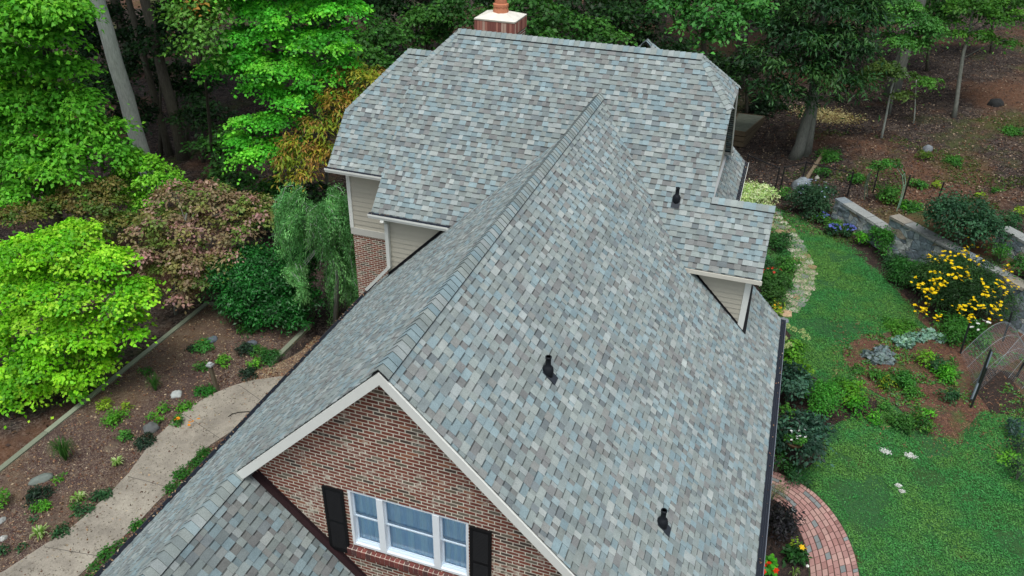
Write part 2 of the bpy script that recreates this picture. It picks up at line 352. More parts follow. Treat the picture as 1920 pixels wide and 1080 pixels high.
def sheet(name, px, z, mat, amp=.06, seed=0, world=None, thick=0, **k):
    pts = wob([W(u, v, 0) for u, v in px] if world is None else world, .2, amp, seed)
    mb = MB(); n = len(pts); P = [(p[0], p[1], z) for p in pts]
    import mathutils.geometry as mg
    tri = mg.tessellate_polygon([[Vector(p) for p in P]])
    A = sum(P[i][0]*P[(i+1) % n][1]-P[(i+1) % n][0]*P[i][1] for i in range(n))
    mb.add(P, [tuple(t) for t in tri])
    if thick: 
        for i in range(n): a, b = P[i], P[(i+1) % n]; mb.quad(a, b, (b[0], b[1], b[2]-thick), (a[0], a[1], a[2]-thick))
    o = mb.build(name, mat, **k)
    bm_ = o.data
    return o, pts
LAWNPX = [(1452, 390), (1490, 402), (1530, 428), (1600, 470), (1645, 510), (1695, 560), (1735, 612), (1800, 640), (1840, 690), (1850, 760), (1900, 770), (1990, 780), (2080, 1180), (1360, 1180), (1400, 700), (1400, 420)]
sheet('lawn', LAWNPX, .006, LAWN, .10, 3, kind='structure')
sheet('garden_soil', [(1575, 650), (1625, 628), (1695, 618), (1790, 608), (1850, 600), (1960, 600), (1960, 792), (1895, 778), (1850, 772), (1815, 800), (1800, 838), (1752, 818), (1700, 775), (1655, 745), (1612, 722), (1590, 688)], .018, SOIL, .14, 8, kind='structure')
sheet('dark_soil_patch', [(1845, 690), (1900, 700), (1925, 780), (1860, 775), (1828, 735)], .024, DMULCH, .05, 2, kind='structure')
sheet('planting_bed', [(1400, 600), (1470, 602), (1492, 640), (1508, 695), (1545, 722), (1600, 730), (1640, 745), (1650, 775), (1590, 785), (1548, 800), (1552, 845), (1500, 890), (1430, 900), (1380, 905)], .012, DMULCH, .08, 5, kind='structure')
sheet('front_planting_bed', [(1370, 890), (1440, 893), (1475, 950), (1512, 1020), (1522, 1150), (1340, 1150)], .012, DMULCH, .03, 6, kind='structure')
sheet('wall_planting_bed', [(1450, 392), (1470, 365), (1530, 340), (1565, 395), (1640, 455), (1680, 480), (1800, 560), (1960, 640), (1960, 600), (1850, 625), (1760, 625), (1700, 560), (1645, 508), (1600, 468), (1530, 428), (1490, 402)], .010, DMULCH, .06, 12, kind='structure')
sheet('side_planting_bed', [(1400, 430), (1440, 405), (1475, 450), (1498, 490), (1500, 530), (1480, 565), (1455, 600), (1400, 600)], .012, DMULCH, .05, 9, kind='structure')
# left bed and paths
sheet('mulch_bed', None, .006, MULCH, .0, 0, world=[(-12.78, -6), (-12.78, 11.38), (-8.98, 11.38), (-8.98, 9.2), (-5.2, 8.6), (-5.2, -6)], kind='structure')
sheet('leaf_strip', None, -.335, CHIPS, .0, 0, world=[(-8.8, 9.55), (-8.8, 11.44), (-5.2, 11.44), (-5.2, 9.55)], kind='structure')
sheet('leaf_chip_patch', [(560, 690), (520, 712), (455, 718), (475, 695), (505, 690), (530, 678), (560, 660), (600, 640), (600, 690)], .012, CHIPS, .05, 4, kind='structure')
PL = [(-60, 1100), (7, 1073), (83, 1023), (127, 997), (153, 975), (200, 933), (240, 890), (267, 853), (293, 820), (327, 790), (360, 763), (393, 743), (430, 727), (475, 714), (535, 706)]
PR = [(600, 720), (560, 760), (430, 813), (400, 833), (360, 863), (320, 917), (293, 945), (267, 973), (233, 1007), (187, 1043), (150, 1080), (60, 1140)]
sheet('concrete_path', PL+PR, .035, PATH, .012, 0, thick=.06, kind='structure')
mb = MB()     # control joints and cracks in the slab are thin dark grooves
for a, b in (((240, 893), (322, 915)), ((345, 777), (412, 822)), ((83, 1025), (187, 1043)), ((448, 722), (520, 772))):
    p, q = W(*a, .037), W(*b, .037); mb.beam(p, q, .012, .004, col=(.10, .09, .08))
mb.build('path_joint', CONC, kind='structure')
# brick path with real pavers laid in curved courses
OUT = [(1400, 872), (1440, 880), (1475, 889), (1512, 908), (1545, 938), (1575, 975), (1598, 1020), (1610, 1060), (1616, 1110), (1618, 1180)]
INN = [(1395, 915), (1430, 925), (1455, 932), (1475, 955), (1490, 978), (1504, 1003), (1514, 1035), (1520, 1070), (1520, 1110), (1518, 1180)]
def resamp(px, n):
    P = np.array([W(u, v, 0)[:2] for u, v in px]); s = np.r_[0, np.cumsum(np.linalg.norm(np.diff(P, axis=0), axis=1))]
    t = np.linspace(0, s[-1], n); return np.stack([np.interp(t, s, P[:, 0]), np.interp(t, s, P[:, 1])], 1), s[-1]
NS = 400; Ao, Lo = resamp(OUT, NS); Bi, Li = resamp(INN, NS)
def smooth(P):
    for _ in range(60): P[1:-1] = .5*P[1:-1]+.25*(P[:-2]+P[2:])
    return P
Ao = smooth(Ao); Bi = smooth(Bi)
for _ in range(40): Ao, Bi = smooth(Ao), smooth(Bi)
mb = MB()
for i in range(NS-1): mb.quad((*Ao[i], .018), (*Ao[i+1], .018), (*Bi[i+1], .018), (*Bi[i], .018), (.10, .06, .05))
NR = 8
def pat(t, f): i = min(NS-1.001, max(0, t*(NS-1))); a = int(i); q = i-a; o = Ao[a]*(1-q)+Ao[a+1]*q; n_ = Bi[a]*(1-q)+Bi[a+1]*q; return o*(1-f)+n_*f
for r_ in range(NR):
    f0, f1 = r_/NR, (r_+1)/NR; Lr = Lo*(1-(f0+f1)/2)+Li*(f0+f1)/2; s = -random.random()*.2
    bl = .2 if r_ else .105
    while s < Lr:
        g = .007; a, b = max(0, (s+g)/Lr), min(1, (s+bl-g)/Lr)
        if b-a > .002:
            gf = .09; x = random.random(); pn = noise.noise(Vector((s*1.1, r_*.5, 3.)))
            c = lin((164, 126, 120)) if x < .45 else lin((172, 138, 130)) if x < .8 else lin((150, 112, 106))
            if pn > .22 and r_ > 0 or x > .96: c = lin((124, 128, 128)) if random.random() < .75 else c
            c = c*(1+random.gauss(0, .07)); q = [pat(a, f0+gf/NR), pat(b, f0+gf/NR), pat(b, f1-gf/NR), pat(a, f1-gf/NR)]; h = .03+random.random()*.003
            mb.add([(*p, h) for p in q]+[(*p, .018) for p in q], [(0, 1, 2, 3), (0, 4, 5, 1), (1, 5, 6, 2), (2, 6, 7, 3), (3, 7, 4, 0)], c)
        s += bl
mb.build('brick_path', BRK, kind='structure')
# flagstone path
FC = [(1444, 398), (1462, 424), (1484, 448), (1500, 478), (1510, 508), (1506, 538), (1488, 566), (1474, 580)]
Fp, FL = resamp(FC, 60); mb = MB(); tn = np.gradient(Fp, axis=0); tn /= np.linalg.norm(tn, axis=1)[:, None]; nn = np.stack([-tn[:, 1], tn[:, 0]], 1)
ew = .36+.05*np.sin(np.arange(60)*.9)
for i in range(59): mb.quad((*(Fp[i]-nn[i]*ew[i]), .02), (*(Fp[i+1]-nn[i+1]*ew[i+1]), .02), (*(Fp[i+1]+nn[i+1]*ew[i+1]), .02), (*(Fp[i]+nn[i]*ew[i]), .02), (.30, .26, .20))
def flag(c, r, col, z0=.02, h=.03):
    n = random.randint(5, 8); a0 = random.random()*6; P = [(c[0]+r*random.uniform(.75, 1.1)*math.cos(a0+6.283*i/n), c[1]+r*random.uniform(.75, 1.1)*math.sin(a0+6.283*i/n)) for i in range(n)]
    mb.prism([(p[0], p[1], z0+h) for p in P], (0, 0, -h), col)
i = 0; s = 0.
for i in range(1, 59, 3):
    for o in (-.22, .04, .27):
        c = Fp[i]+nn[i]*(o+random.uniform(-.05, .05))+tn[i]*random.uniform(-.08, .08)
        flag(c, random.uniform(.13, .2), lin(random.choice([(168, 156, 138), (150, 146, 140), (160, 128, 106), (184, 176, 162), (128, 127, 126), (172, 160, 144)])), h=random.uniform(.006, .014))
mb.build('flagstone_path', ROCK, kind='structure')
for (u, v, r_, c, lb) in ((1472, 589, .3, (190, 160, 130), 'tan stepping stone beyond the end of the flagstone path'), (1467, 602, .24, (120, 124, 130), 'grey stepping stone close to the corner of the house gutter')):
    mb = MB(); p = W(u, v, 0); flag(p, r_, lin(c), .0, .05); mb.build('stepping_stone', ROCK, label=lb, cat='stone')
# ---------------------------------------------------------------- HOUSE
H = empty('brick_house', (0, 0, 0), 'brick and tan sided house with steep grey shingle roofs', 'house')
R2 = math.sqrt(.5); RZ = 8.6; WL, WR, YE = 5.685, 5.488, 12.161; YV = 12.40; YEB = 9.518; ZEB = 9.561-(13.436-YEB)
dl = (-R2, 0, -R2); dr = (R2, 0, -R2); db = (0, -R2, -R2); dq = (0, R2, -R2); q2 = math.sqrt(2)
WHT = lin((222, 222, 216)); TAN = lin((178, 172, 158)); CRM = lin((205, 200, 188))
# wing roof, left plane: u = Y, v = slope length
m = MB()
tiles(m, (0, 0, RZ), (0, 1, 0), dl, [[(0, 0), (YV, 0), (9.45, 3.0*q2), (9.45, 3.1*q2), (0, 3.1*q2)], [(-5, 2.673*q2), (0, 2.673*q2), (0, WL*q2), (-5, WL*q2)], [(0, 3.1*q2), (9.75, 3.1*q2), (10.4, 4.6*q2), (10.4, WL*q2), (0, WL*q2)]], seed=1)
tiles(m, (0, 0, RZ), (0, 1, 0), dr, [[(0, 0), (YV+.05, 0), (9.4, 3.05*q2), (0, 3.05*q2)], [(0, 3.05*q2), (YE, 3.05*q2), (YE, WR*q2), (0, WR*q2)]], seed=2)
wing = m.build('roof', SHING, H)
m = MB(); capline(m, (0, -.02, RZ), (0, YV+.02, RZ), dl, dr, .165, seed=3, vs=1); m.build('ridge_cap', SHING, wing)
# low front roof (its left plane is the wing's own)
m = MB(); XF, ZF = -2.673, RZ-2.673
tiles(m, (XF, 0, ZF), (0, 1, 0), dr, [[(-5, 0), (.25, 0), (.25, 3.1*q2), (-5, 3.1*q2)]], seed=4, tone=.8)  # tone darkens these shingles, painting in the shade of the gable wall
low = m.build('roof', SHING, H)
m = MB(); capline(m, (XF, -5, ZF), (XF, .0, ZF), dl, dr, .165, seed=5, vs=1); m.build('ridge_cap', SHING, low)
# back block
m = MB(); YB, ZB = 13.436, 9.561
def sb(p): return (p[0], (YB-p[1])*q2)
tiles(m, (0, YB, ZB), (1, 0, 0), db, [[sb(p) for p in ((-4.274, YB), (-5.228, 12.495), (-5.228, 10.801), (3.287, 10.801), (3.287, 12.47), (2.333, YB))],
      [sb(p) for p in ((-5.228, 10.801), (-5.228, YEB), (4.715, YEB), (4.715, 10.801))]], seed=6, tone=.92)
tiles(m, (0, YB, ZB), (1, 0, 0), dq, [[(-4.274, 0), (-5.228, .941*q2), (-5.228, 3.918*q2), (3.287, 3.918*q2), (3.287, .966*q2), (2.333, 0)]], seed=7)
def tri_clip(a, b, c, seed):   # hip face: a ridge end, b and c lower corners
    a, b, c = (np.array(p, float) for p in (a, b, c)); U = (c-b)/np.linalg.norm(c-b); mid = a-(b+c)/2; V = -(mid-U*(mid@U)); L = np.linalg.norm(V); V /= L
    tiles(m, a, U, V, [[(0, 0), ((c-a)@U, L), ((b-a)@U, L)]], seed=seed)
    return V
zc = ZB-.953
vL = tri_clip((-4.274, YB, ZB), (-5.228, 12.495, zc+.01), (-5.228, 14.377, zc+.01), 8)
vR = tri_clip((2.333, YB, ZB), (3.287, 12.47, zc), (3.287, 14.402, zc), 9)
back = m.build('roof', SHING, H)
m = MB()
capline(m, (2.333, YB, ZB), (-4.274, YB, ZB), db, dq, .15, seed=10)
for (P, Q, v_) in (((-5.228, 12.495, zc+.01), (-4.274, YB, ZB), vL), ((-5.228, 14.377, zc+.01), (-4.274, YB, ZB), vL), ((3.287, 12.47, zc), (2.333, YB, ZB), vR), ((3.287, 14.402, zc), (2.333, YB, ZB), vR)):
    ax = np.array(Q)-np.array(P); ax /= np.linalg.norm(ax)
    dA = np.array((1., 0, 0)) if P[0] < 0 else np.array((-1., 0, 0)); dA = dA-ax*(ax@dA); dB = np.array((0, 1., 0)) if P[1] < YB else np.array((0, -1., 0)); dB = dB-ax*(ax@dB)
    capline(m, P, Q, dA, dB, .13, seed=int(P[1]*7), vent=False)
capline(m, (4.72, 10.801, 6.926), (3.25, 10.801, 6.926), db, dq, .15, seed=14)
m.build('ridge_cap', SHING, back)
# dormer's rear slope, rear cross gable, lower right roof
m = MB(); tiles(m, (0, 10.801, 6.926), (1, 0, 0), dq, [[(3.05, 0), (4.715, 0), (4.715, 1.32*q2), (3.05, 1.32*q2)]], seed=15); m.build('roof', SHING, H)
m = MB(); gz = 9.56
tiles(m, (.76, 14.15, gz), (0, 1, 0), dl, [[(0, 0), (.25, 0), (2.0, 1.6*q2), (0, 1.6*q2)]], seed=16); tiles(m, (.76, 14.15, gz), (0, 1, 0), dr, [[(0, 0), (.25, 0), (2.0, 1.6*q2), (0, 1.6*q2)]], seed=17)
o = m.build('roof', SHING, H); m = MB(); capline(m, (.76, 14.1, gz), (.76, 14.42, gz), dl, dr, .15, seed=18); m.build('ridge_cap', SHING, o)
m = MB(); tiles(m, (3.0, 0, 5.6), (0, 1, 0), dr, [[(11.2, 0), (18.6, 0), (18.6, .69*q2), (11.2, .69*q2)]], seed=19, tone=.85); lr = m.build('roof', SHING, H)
# lower left block
m = MB(); YL, ZL, XC, YC_, YE_ = 13.47, 8.85, -7.17, 12.00, 10.76
def s2(p): return (p[0], (YL-p[1])*q2)
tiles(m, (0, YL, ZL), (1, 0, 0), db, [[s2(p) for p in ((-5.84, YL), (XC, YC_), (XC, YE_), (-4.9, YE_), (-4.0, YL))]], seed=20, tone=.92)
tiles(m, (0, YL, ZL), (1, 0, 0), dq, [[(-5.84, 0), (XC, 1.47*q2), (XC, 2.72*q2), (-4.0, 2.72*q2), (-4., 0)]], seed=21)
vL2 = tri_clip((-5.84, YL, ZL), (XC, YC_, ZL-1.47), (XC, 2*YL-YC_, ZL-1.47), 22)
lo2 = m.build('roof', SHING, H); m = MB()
capline(m, (-4.7, YL, ZL), (-5.84, YL, ZL), db, dq, .15, seed=23)
ax = np.array((1.33, 1.47, 1.47)); ax /= np.linalg.norm(ax)
capline(m, (XC, YC_, ZL-1.47), (-5.84, YL, ZL), np.array((1., 0, 0))-ax*ax[0], np.array((0, 1., 0))-ax*ax[1], .13, seed=24, vent=False)
m.build('ridge_cap', SHING, lo2)
# gutters
def gutter(p0, p1, out, parent, w=.13, body=WHT):
    p0, p1, out = (np.array(a, float) for a in (p0, p1, out)); z = np.array((0, 0, 1.)); m = MB()
    a0, a1 = p0-z*.02, p1-z*.02; o0, o1 = a0+out*w, a1+out*w
    m.hexa([a0-z*.12, a1-z*.12, o1-out*.03-z*.12, o0-out*.03-z*.12, a0-z*.012, a1-z*.012, o1-out*.012-z*.012, o0-out*.012-z*.012], body)
    m.hexa([o0-z*.05-out*.011, o1-z*.05-out*.011, o1-z*.05, o0-z*.05, o0-out*.011, o1-out*.011, o1, o0], body)
    g = m.build('gutter', TRIM, parent); m = MB()
    for f0, f1, h in ((0.0, .3, .006), (.32, .58, .003), (.6, .9, .0)): m.hexa([a0+out*w*f0-z*.02, a1+out*w*f0-z*.02, a1+out*w*f1-z*.02, a0+out*w*f1-z*.02, a0+out*w*f0+z*h, a1+out*w*f0+z*h, a1+out*w*f1+z*(h-.006), a0+out*w*f1+z*(h-.006)], (.018, .021, .03))
    gg = link('gutter_guard', m.build('tmp', DARK).data, g); bpy.data.objects.remove(bpy.data.objects['tmp'])
    return g
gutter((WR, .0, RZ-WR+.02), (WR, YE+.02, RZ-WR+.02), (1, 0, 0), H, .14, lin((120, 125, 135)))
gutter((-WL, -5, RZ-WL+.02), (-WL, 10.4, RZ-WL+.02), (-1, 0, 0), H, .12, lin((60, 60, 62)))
gutter((-5.28, YEB, ZEB+.02), (-3.0, YEB, ZEB+.02), (0, -1, 0), H, .12)
gutter((-7.21, 10.76, 6.16), (-5.1, 10.76, 6.16), (0, -1, 0), H, .12)
gutter((3.69, 11.2, 4.93), (3.69, 18.6, 4.93), (1, 0, 0), H, .13)
gutter((3.31, 17.36, ZEB+.02), (-5.2, 17.36, ZEB+.02), (0, 1, 0), H, .12)
# rake and fascia boards
m = MB()
def rake(p0, p1, w, t, out, drop=.015, col=WHT):
    p0, p1, out = (np.array(a, float) for a in (p0, p1, out)); d = p1-p0; z = np.array((0, 0, 1.))
    a, b = p0-z*drop, p1-z*drop
    if abs(out[0]) > .5: a, b = a-out*(t+.004), b-out*(t+.004)
    m.hexa([a-z*w, b-z*w, b-z*w+out*t, a-z*w+out*t, a, b, b+out*t, a+out*t], col)
rake((0, .0, RZ), (XF-.06, .0, ZF-.06), .2, .03, (0, -1, 0)); rake((0, .0, RZ), (WR, .0, RZ-WR), .2, .03, (0, -1, 0))
m.prism([(0, .0, RZ-.03), (XF, .0, ZF-.03), (XF, .0, ZF-.06), (0, .0, RZ-.06)], (0, .25, 0), WHT); m.prism([(0, .0, RZ-.03), (0, .0, RZ-.06), (WR, .0, RZ-WR-.06), (WR, .0, RZ-WR-.03)], (0, .25, 0), WHT)
rake((-5.228, 12.495, zc), (-5.228, YEB, ZEB), .16, .03, (-1, 0, 0)); rake((3.287, 12.47, zc), (3.287, 10.8, 6.925), .16, .025, (1, 0, 0))
rake((3.287, 14.402, zc), (3.287, 17.35, 5.64), .16, .03, (1, 0, 0)); rake((3.287, 12.47, zc), (3.287, 14.402, zc), .14, .03, (1, 0, 0))
rake((-5.228, 14.377, zc), (-5.228, 17.35, 5.64), .16, .03, (-1, 0, 0))
rake((4.715, 10.801, 6.926), (4.715, YEB, ZEB), .14, .025, (1, 0, 0)); rake((4.715, 10.801, 6.926), (4.715, 12.12, 5.6), .14, .025, (1, 0, 0))
rake((-7.17, 12., 7.38), (-7.17, 10.76, 6.14), .16, .03, (-1, 0, 0)); rake((-7.17, 12., 7.38), (-7.17, 14.94, 7.38), .14, .03, (-1, 0, 0))
rake((2.95, YEB, ZEB), (4.74, YEB, ZEB), .10, .03, (0, -1, 0), col=CRM); rake((5.488, YE, RZ-5.488), (4.0, YE, RZ-4.0), .16, .03, (0, 1, 0))
# soffits
m.box((-5.2, YEB+.01, ZEB-.13), (4.7, 9.74, ZEB-.10), CRM); m.box((-7.14, 10.78, 6.01), (-5.1, 11.14, 6.04), CRM)
m.box((3.05, 12.4, zc-.17), (3.28, 14.4, zc-.14), CRM); m.build_each('rake_board', TRIM, H)
# walls
m = MB()   # front gable wall, with an opening for the window
def fw(pts): m.add([(x, .25, z) for x, z in pts], [tuple(range(len(pts)))])
wx0, wx1, wz0, wz1 = -.87, 1.13, 4.70, 5.93
fw([(-5.3, 0), (-.87, 0), (wx0, wz1+.0), (wx0, RZ-.87-.05), (-5.3, 3.25)]); fw([(wx0, wz1), (wx1, wz1), (wx1, RZ-wx1-.05), (0, RZ-.05), (wx0, RZ-.87-.05)])
fw([(wx1, 0), (5.1, 0), (5.1, 3.45), (wx1, RZ-wx1-.05)]); fw([(wx0, 0), (wx1, 0), (wx1, wz0), (wx0, wz0)])
for a, b in (((wx0, wz0), (wx0, wz1)), ((wx1, wz1), (wx1, wz0)), ((wx0, wz1), (wx1, wz1))): m.quad((a[0], .25, a[1]), (b[0], .25, b[1]), (b[0], .36, b[1]), (a[0], .36, a[1]))
m.build('gable_wall', BWX, H)
m = MB()
m.quad((5.1, .25, 0), (5.1, 12.0, 0), (5.1, 12.0, 3.45), (5.1, .25, 3.45)); m.quad((-5.3, -4.9, -.4), (-5.3, 9.7, -.4), (-5.3, 9.7, 3.25), (-5.3, -4.9, 3.25))
m.quad((3.05, 12.0, 0), (3.05, 17.2, 0), (3.05, 17.2, 5.2), (3.05, 12.0, 5.2))
m.quad((-6.77, 11.12, -.4), (-6.77, 14.9, -.4), (-6.77, 14.9, 4.0), (-6.77, 11.12, 4.0)); m.build_each('side_wall', BWY, H)
m = MB(); m.quad((-6.77, 11.12, -.4), (-4.9, 11.12, -.4), (-4.9, 11.12, 4.0), (-6.77, 11.12, 4.0)); m.quad((-4.9, 9.9, -.4), (-4.9, 9.9, 3.9), (-4.9, 11.12, 3.9), (-4.9, 11.12, -.4))
m.quad((-5.3, -4.9, 0), (0.5, -4.9, 0), (0.5, -4.9, 2.6), (-5.3, -4.9, 3.2)); m.quad((-4.9, 17.1, 0), (3.05, 17.1, 0), (3.05, 17.1, 5.6), (-4.9, 17.1, 5.6)); m.quad((3.05, 12.0, 0), (5.1, 12.0, 0), (5.1, 12.0, 3.4), (3.05, 12.0, 5.4)); m.build_each('lower_wall', BWX, H)
def sid(name, O, U, V, polys, seed=0, e=.15): m = MB(); tiles(m, O, U, V, polys, e=e, kind='s', lip=.016, seed=seed, col=TAN); return m.build(name, SIDE, H)
def zr(p): return (p[0], 7.-p[1])
sid('siding_wall', (0, 9.76, 7.), (1, 0, 0), (0, 0, -1), [[zr(p) for p in ((-4.95, 5.54), (-3.02, 5.54), (-4.95, 3.58))]], 1)
sid('siding_wall', (0, 11.12, 7.), (1, 0, 0), (0, 0, -1), [[zr(p) for p in ((-6.75, 6.15), (-4.9, 6.15), (-4.9, 4.15), (-6.75, 4.15))]], 2)
sid('siding_wall', (0, 9.74, 7.), (1, 0, 0), (0, 0, -1), [[zr(p) for p in ((3.0, 5.56), (4.5, 5.56), (4.5, 4.04))]], 3, .13)
sid('siding_wall', (4.5, 0, 7.), (0, 1, 0), (0, 0, -1), [[zr(p) for p in ((9.76, 4.0), (12.1, 4.), (12.05, 5.65), (10.8, 6.85), (9.76, 5.8))]], 4, .13)
sid('siding_wall', (3.06, 0, 9.), (0, 1, 0), (0, 0, -1), [[(9.9, 9-5.), (17.1, 9-5.), (17.1, 9-5.85), (14.4, 9-8.55), (12.47, 9-8.55), (9.9, 9-5.95)]], 5, .15)
sid('siding_wall', (-5.0, 0, 9.), (0, 1, 0), (0, 0, -1), [[(9.78, 9-3.), (17.1, 9-3.), (17.1, 9-5.8), (14.35, 9-8.5), (12.5, 9-8.5), (9.78, 9-5.8)]], 6, .15)
sid('siding_wall', (-6.77, 0, 9.), (0, 1, 0), (0, 0, -1), [[(11.14, 9-4.0), (15.5, 9-4.0), (15.5, 9-6.4), (14.7, 9-7.3), (12.05, 9-7.3), (11.14, 9-6.4)]], 7, .15)
m = MB()   # corner boards, frieze
m.box((-6.81, 11.07, 4.18), (-6.70, 11.16, 6.02), WHT); m.box((-6.81, 11.08, 3.97), (-4.9, 11.125, 4.18), lin((190, 188, 180)))
m.box((4.385, 9.705, 3.9), (4.525, 9.76, 5.5), WHT); m.box((4.50, 9.76, 3.9), (4.527, 9.9, 5.55), WHT)
m.build_each('corner_board', TRIM, H)
m = MB()   # flashings
def strip(p0, p1, off, w, col=(.02, .02, .022), t=.02, mi=0):
    p0, p1, off = (np.array(a, float) for a in (p0, p1, off)); m.beam(p0+off, p1+off, w, t, up=off, col=col)
BRN = (.030, .016, .018)
m.prism([(-2.44, .245, RZ-2*2.673+2.44+.03), (.35, .245, ZF-3.02+.03), (.35, .245, ZF-3.02+.12), (-2.48, .245, ZF-.193+.12)], (0, -.012, 0), BRN)
m.prism([(-2.5, .24, ZF-.173+.035), (.35, .24, ZF-3.02+.035), (.35, .13, ZF-3.02+.035), (-2.5, .13, ZF-.173+.035)], (0, 0, -.01), BRN)
m.prism([(2.98, 9.735, 5.64), (4.5, 9.735, 4.12), (4.5, 9.735, 4.17), (2.98, 9.735, 5.69)], (0, -.02, 0), (.012, .012, .014)); m.prism([(2.9, 9.73, 5.735), (4.6, 9.73, 4.035), (4.6, 9.68, 4.035), (2.9, 9.68, 5.735)], (0, 0, -.012), (.012, .012, .014))
m.prism([(-2.95, 9.75, 5.68), (-4.95, 9.75, 3.68), (-4.95, 9.75, 3.77), (-2.95, 9.75, 5.77)], (0, -.02, 0), (.012, .012, .014)); m.prism([(-2.95, 9.74, 5.685), (-5.0, 9.74, 3.635), (-5.0, 9.66, 3.635), (-2.95, 9.66, 5.685)], (0, 0, -.012), (.012, .012, .014))
m.prism([(4.53, 9.7, 4.10), (4.53, 12.1, 4.10), (4.61, 12.1, 4.02), (4.61, 9.7, 4.02)], (0, 0, -.012), (.012, .012, .014))
m.prism([(3.075, 10.9, 5.56), (3.075, 17.3, 5.56), (3.14, 17.3, 5.49), (3.14, 10.9, 5.49)], (0, 0, -.012), lin((190, 190, 190)))
m.build_each('flashing', DARK, H)
# downspout
m = MB(); m.box((-4.93, 9.62, 3.98), (-4.83, 9.72, 5.36), WHT*.85); m.beam((-4.88, 9.42, 5.50), (-4.88, 9.66, 5.34), .1, .09, col=WHT*.85)
m.beam((-4.86, 9.66, 4.02), (-5.62, 9.62, 3.14), .1, .08, col=WHT*.8); m.build('downspout', TRIM, H)
# triple window
win = link('window', None, H); m = MB(); WW = lin((232, 236, 240))
def frame(x0, x1, z0, z1, w, y0, y1, col=WW, mb_=None): 
    q = mb_ or m
    q.box((x0, y0, z0), (x0+w, y1, z1), col); q.box((x1-w, y0, z0), (x1, y1, z1), col); q.box((x0+w, y0, z0), (x1-w, y1, z0+w), col); q.box((x0+w, y0, z1-w), (x1-w, y1, z1), col)
frame(wx0, wx1, wz0, wz1, .045, .26, .40)
MX = (-.33, .60)
for x in MX: m.box((x-.055, .255, wz0+.045), (x+.055, .41, wz1-.045), WW)
m.build('frame', TRIM, win)
ms = MB(); mg_ = MB(); mc = MB()
xs = [(wx0+.045, MX[0]-.055), (MX[0]+.055, MX[1]-.055), (MX[1]+.055, wx1-.045)]; zm = 5.33
SH = lin((205, 218, 230))
for a, b in xs:
    frame(a, b, zm-.01, wz1-.045, .025, .31, .335, SH, ms); frame(a, b, wz0+.045, zm+.018, .03, .345, .37, SH, ms)
    ms.box((a, .30, wz0+.03), (b, .42, wz0+.06), SH)
    mg_.quad((a+.03, .328, zm), (b-.03, .328, zm), (b-.03, .328, wz1-.07), (a+.03, .328, wz1-.07)); mg_.quad((a+.03, .366, wz0+.07), (b-.03, .366, wz0+.07), (b-.03, .366, zm+.01), (a+.03, .366, zm+.01))
    n = 60; X = np.linspace(a, b, n+1); Yc = .388+.006*np.sin(X*70)+.003*np.sin(X*151)
    for i in range(n): mc.quad((X[i], Yc[i], wz0+.06), (X[i+1], Yc[i+1], wz0+.06), (X[i+1], Yc[i+1], wz1-.05), (X[i], Yc[i], wz1-.05), lin((196, 236, 255)) if (i//8) % 2 else lin((182, 224, 252)))
ms.build('sash', TRIM, win); mg_.build('pane', GLASS, win); mc.build('curtain', SIDE, win)
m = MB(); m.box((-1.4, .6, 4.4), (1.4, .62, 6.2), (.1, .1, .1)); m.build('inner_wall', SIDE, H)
m = MB(); n = 26; xa, xb = -.95, 1.21      # rowlock sill: bricks stood on edge
m.box((xa, .185, 4.56), (xb, .25, 4.665), (.66, .60, .50))
for i in range(n):
    x0 = xa+(xb-xa)*i/n; x1 = xa+(xb-xa)*(i+1)/n; c = lin(random.choice([(112, 64, 60), (98, 60, 58), (120, 70, 64), (92, 66, 64)]))*random.uniform(.85, 1.1)
    m.hexa([(x0+.005, .172, 4.545), (x1-.005, .172, 4.545), (x1-.005, .30, 4.565), (x0+.005, .30, 4.565), (x0+.005, .172, 4.66), (x1-.005, .172, 4.66), (x1-.005, .30, 4.695), (x0+.005, .30, 4.695)], c)
m.build('window_sill', BRK, H)
for (x0, x1) in ((-1.285, -.93), (1.16, 1.50)):
    m = MB(); K = (.008, .008, .009); z0, z1 = 4.50, 5.90
    m.box((x0, .205, z0), (x0+.045, .24, z1), K); m.box((x1-.045, .205, z0), (x1, .24, z1), K)
    for za, zb in ((z0, z0+.07), (5.16, 5.21), (z1-.05, z1)): m.box((x0+.045, .207, za), (x1-.045, .24, zb), K)
    m.box((x0+.045, .236, z0+.07), (x1-.045, .246, z1-.05), K)
    z = z0+.08
    while z < z1-.07:
        if not 5.14 < z < 5.2: m.hexa([(x0+.045, .21, z), (x1-.045, .21, z), (x1-.045, .235, z+.02), (x0+.045, .235, z+.02), (x0+.045, .213, z+.006), (x1-.045, .213, z+.006), (x1-.045, .238, z+.026), (x0+.045, .238, z+.026)], K)
        z += .03
    o = m.build('shutter', DARK, H)
    if x0 > 0: o['label'] = 'black louvred shutter right of the triple window'
    else: o['label'] = 'black louvred shutter left of the triple window, above the low roof'
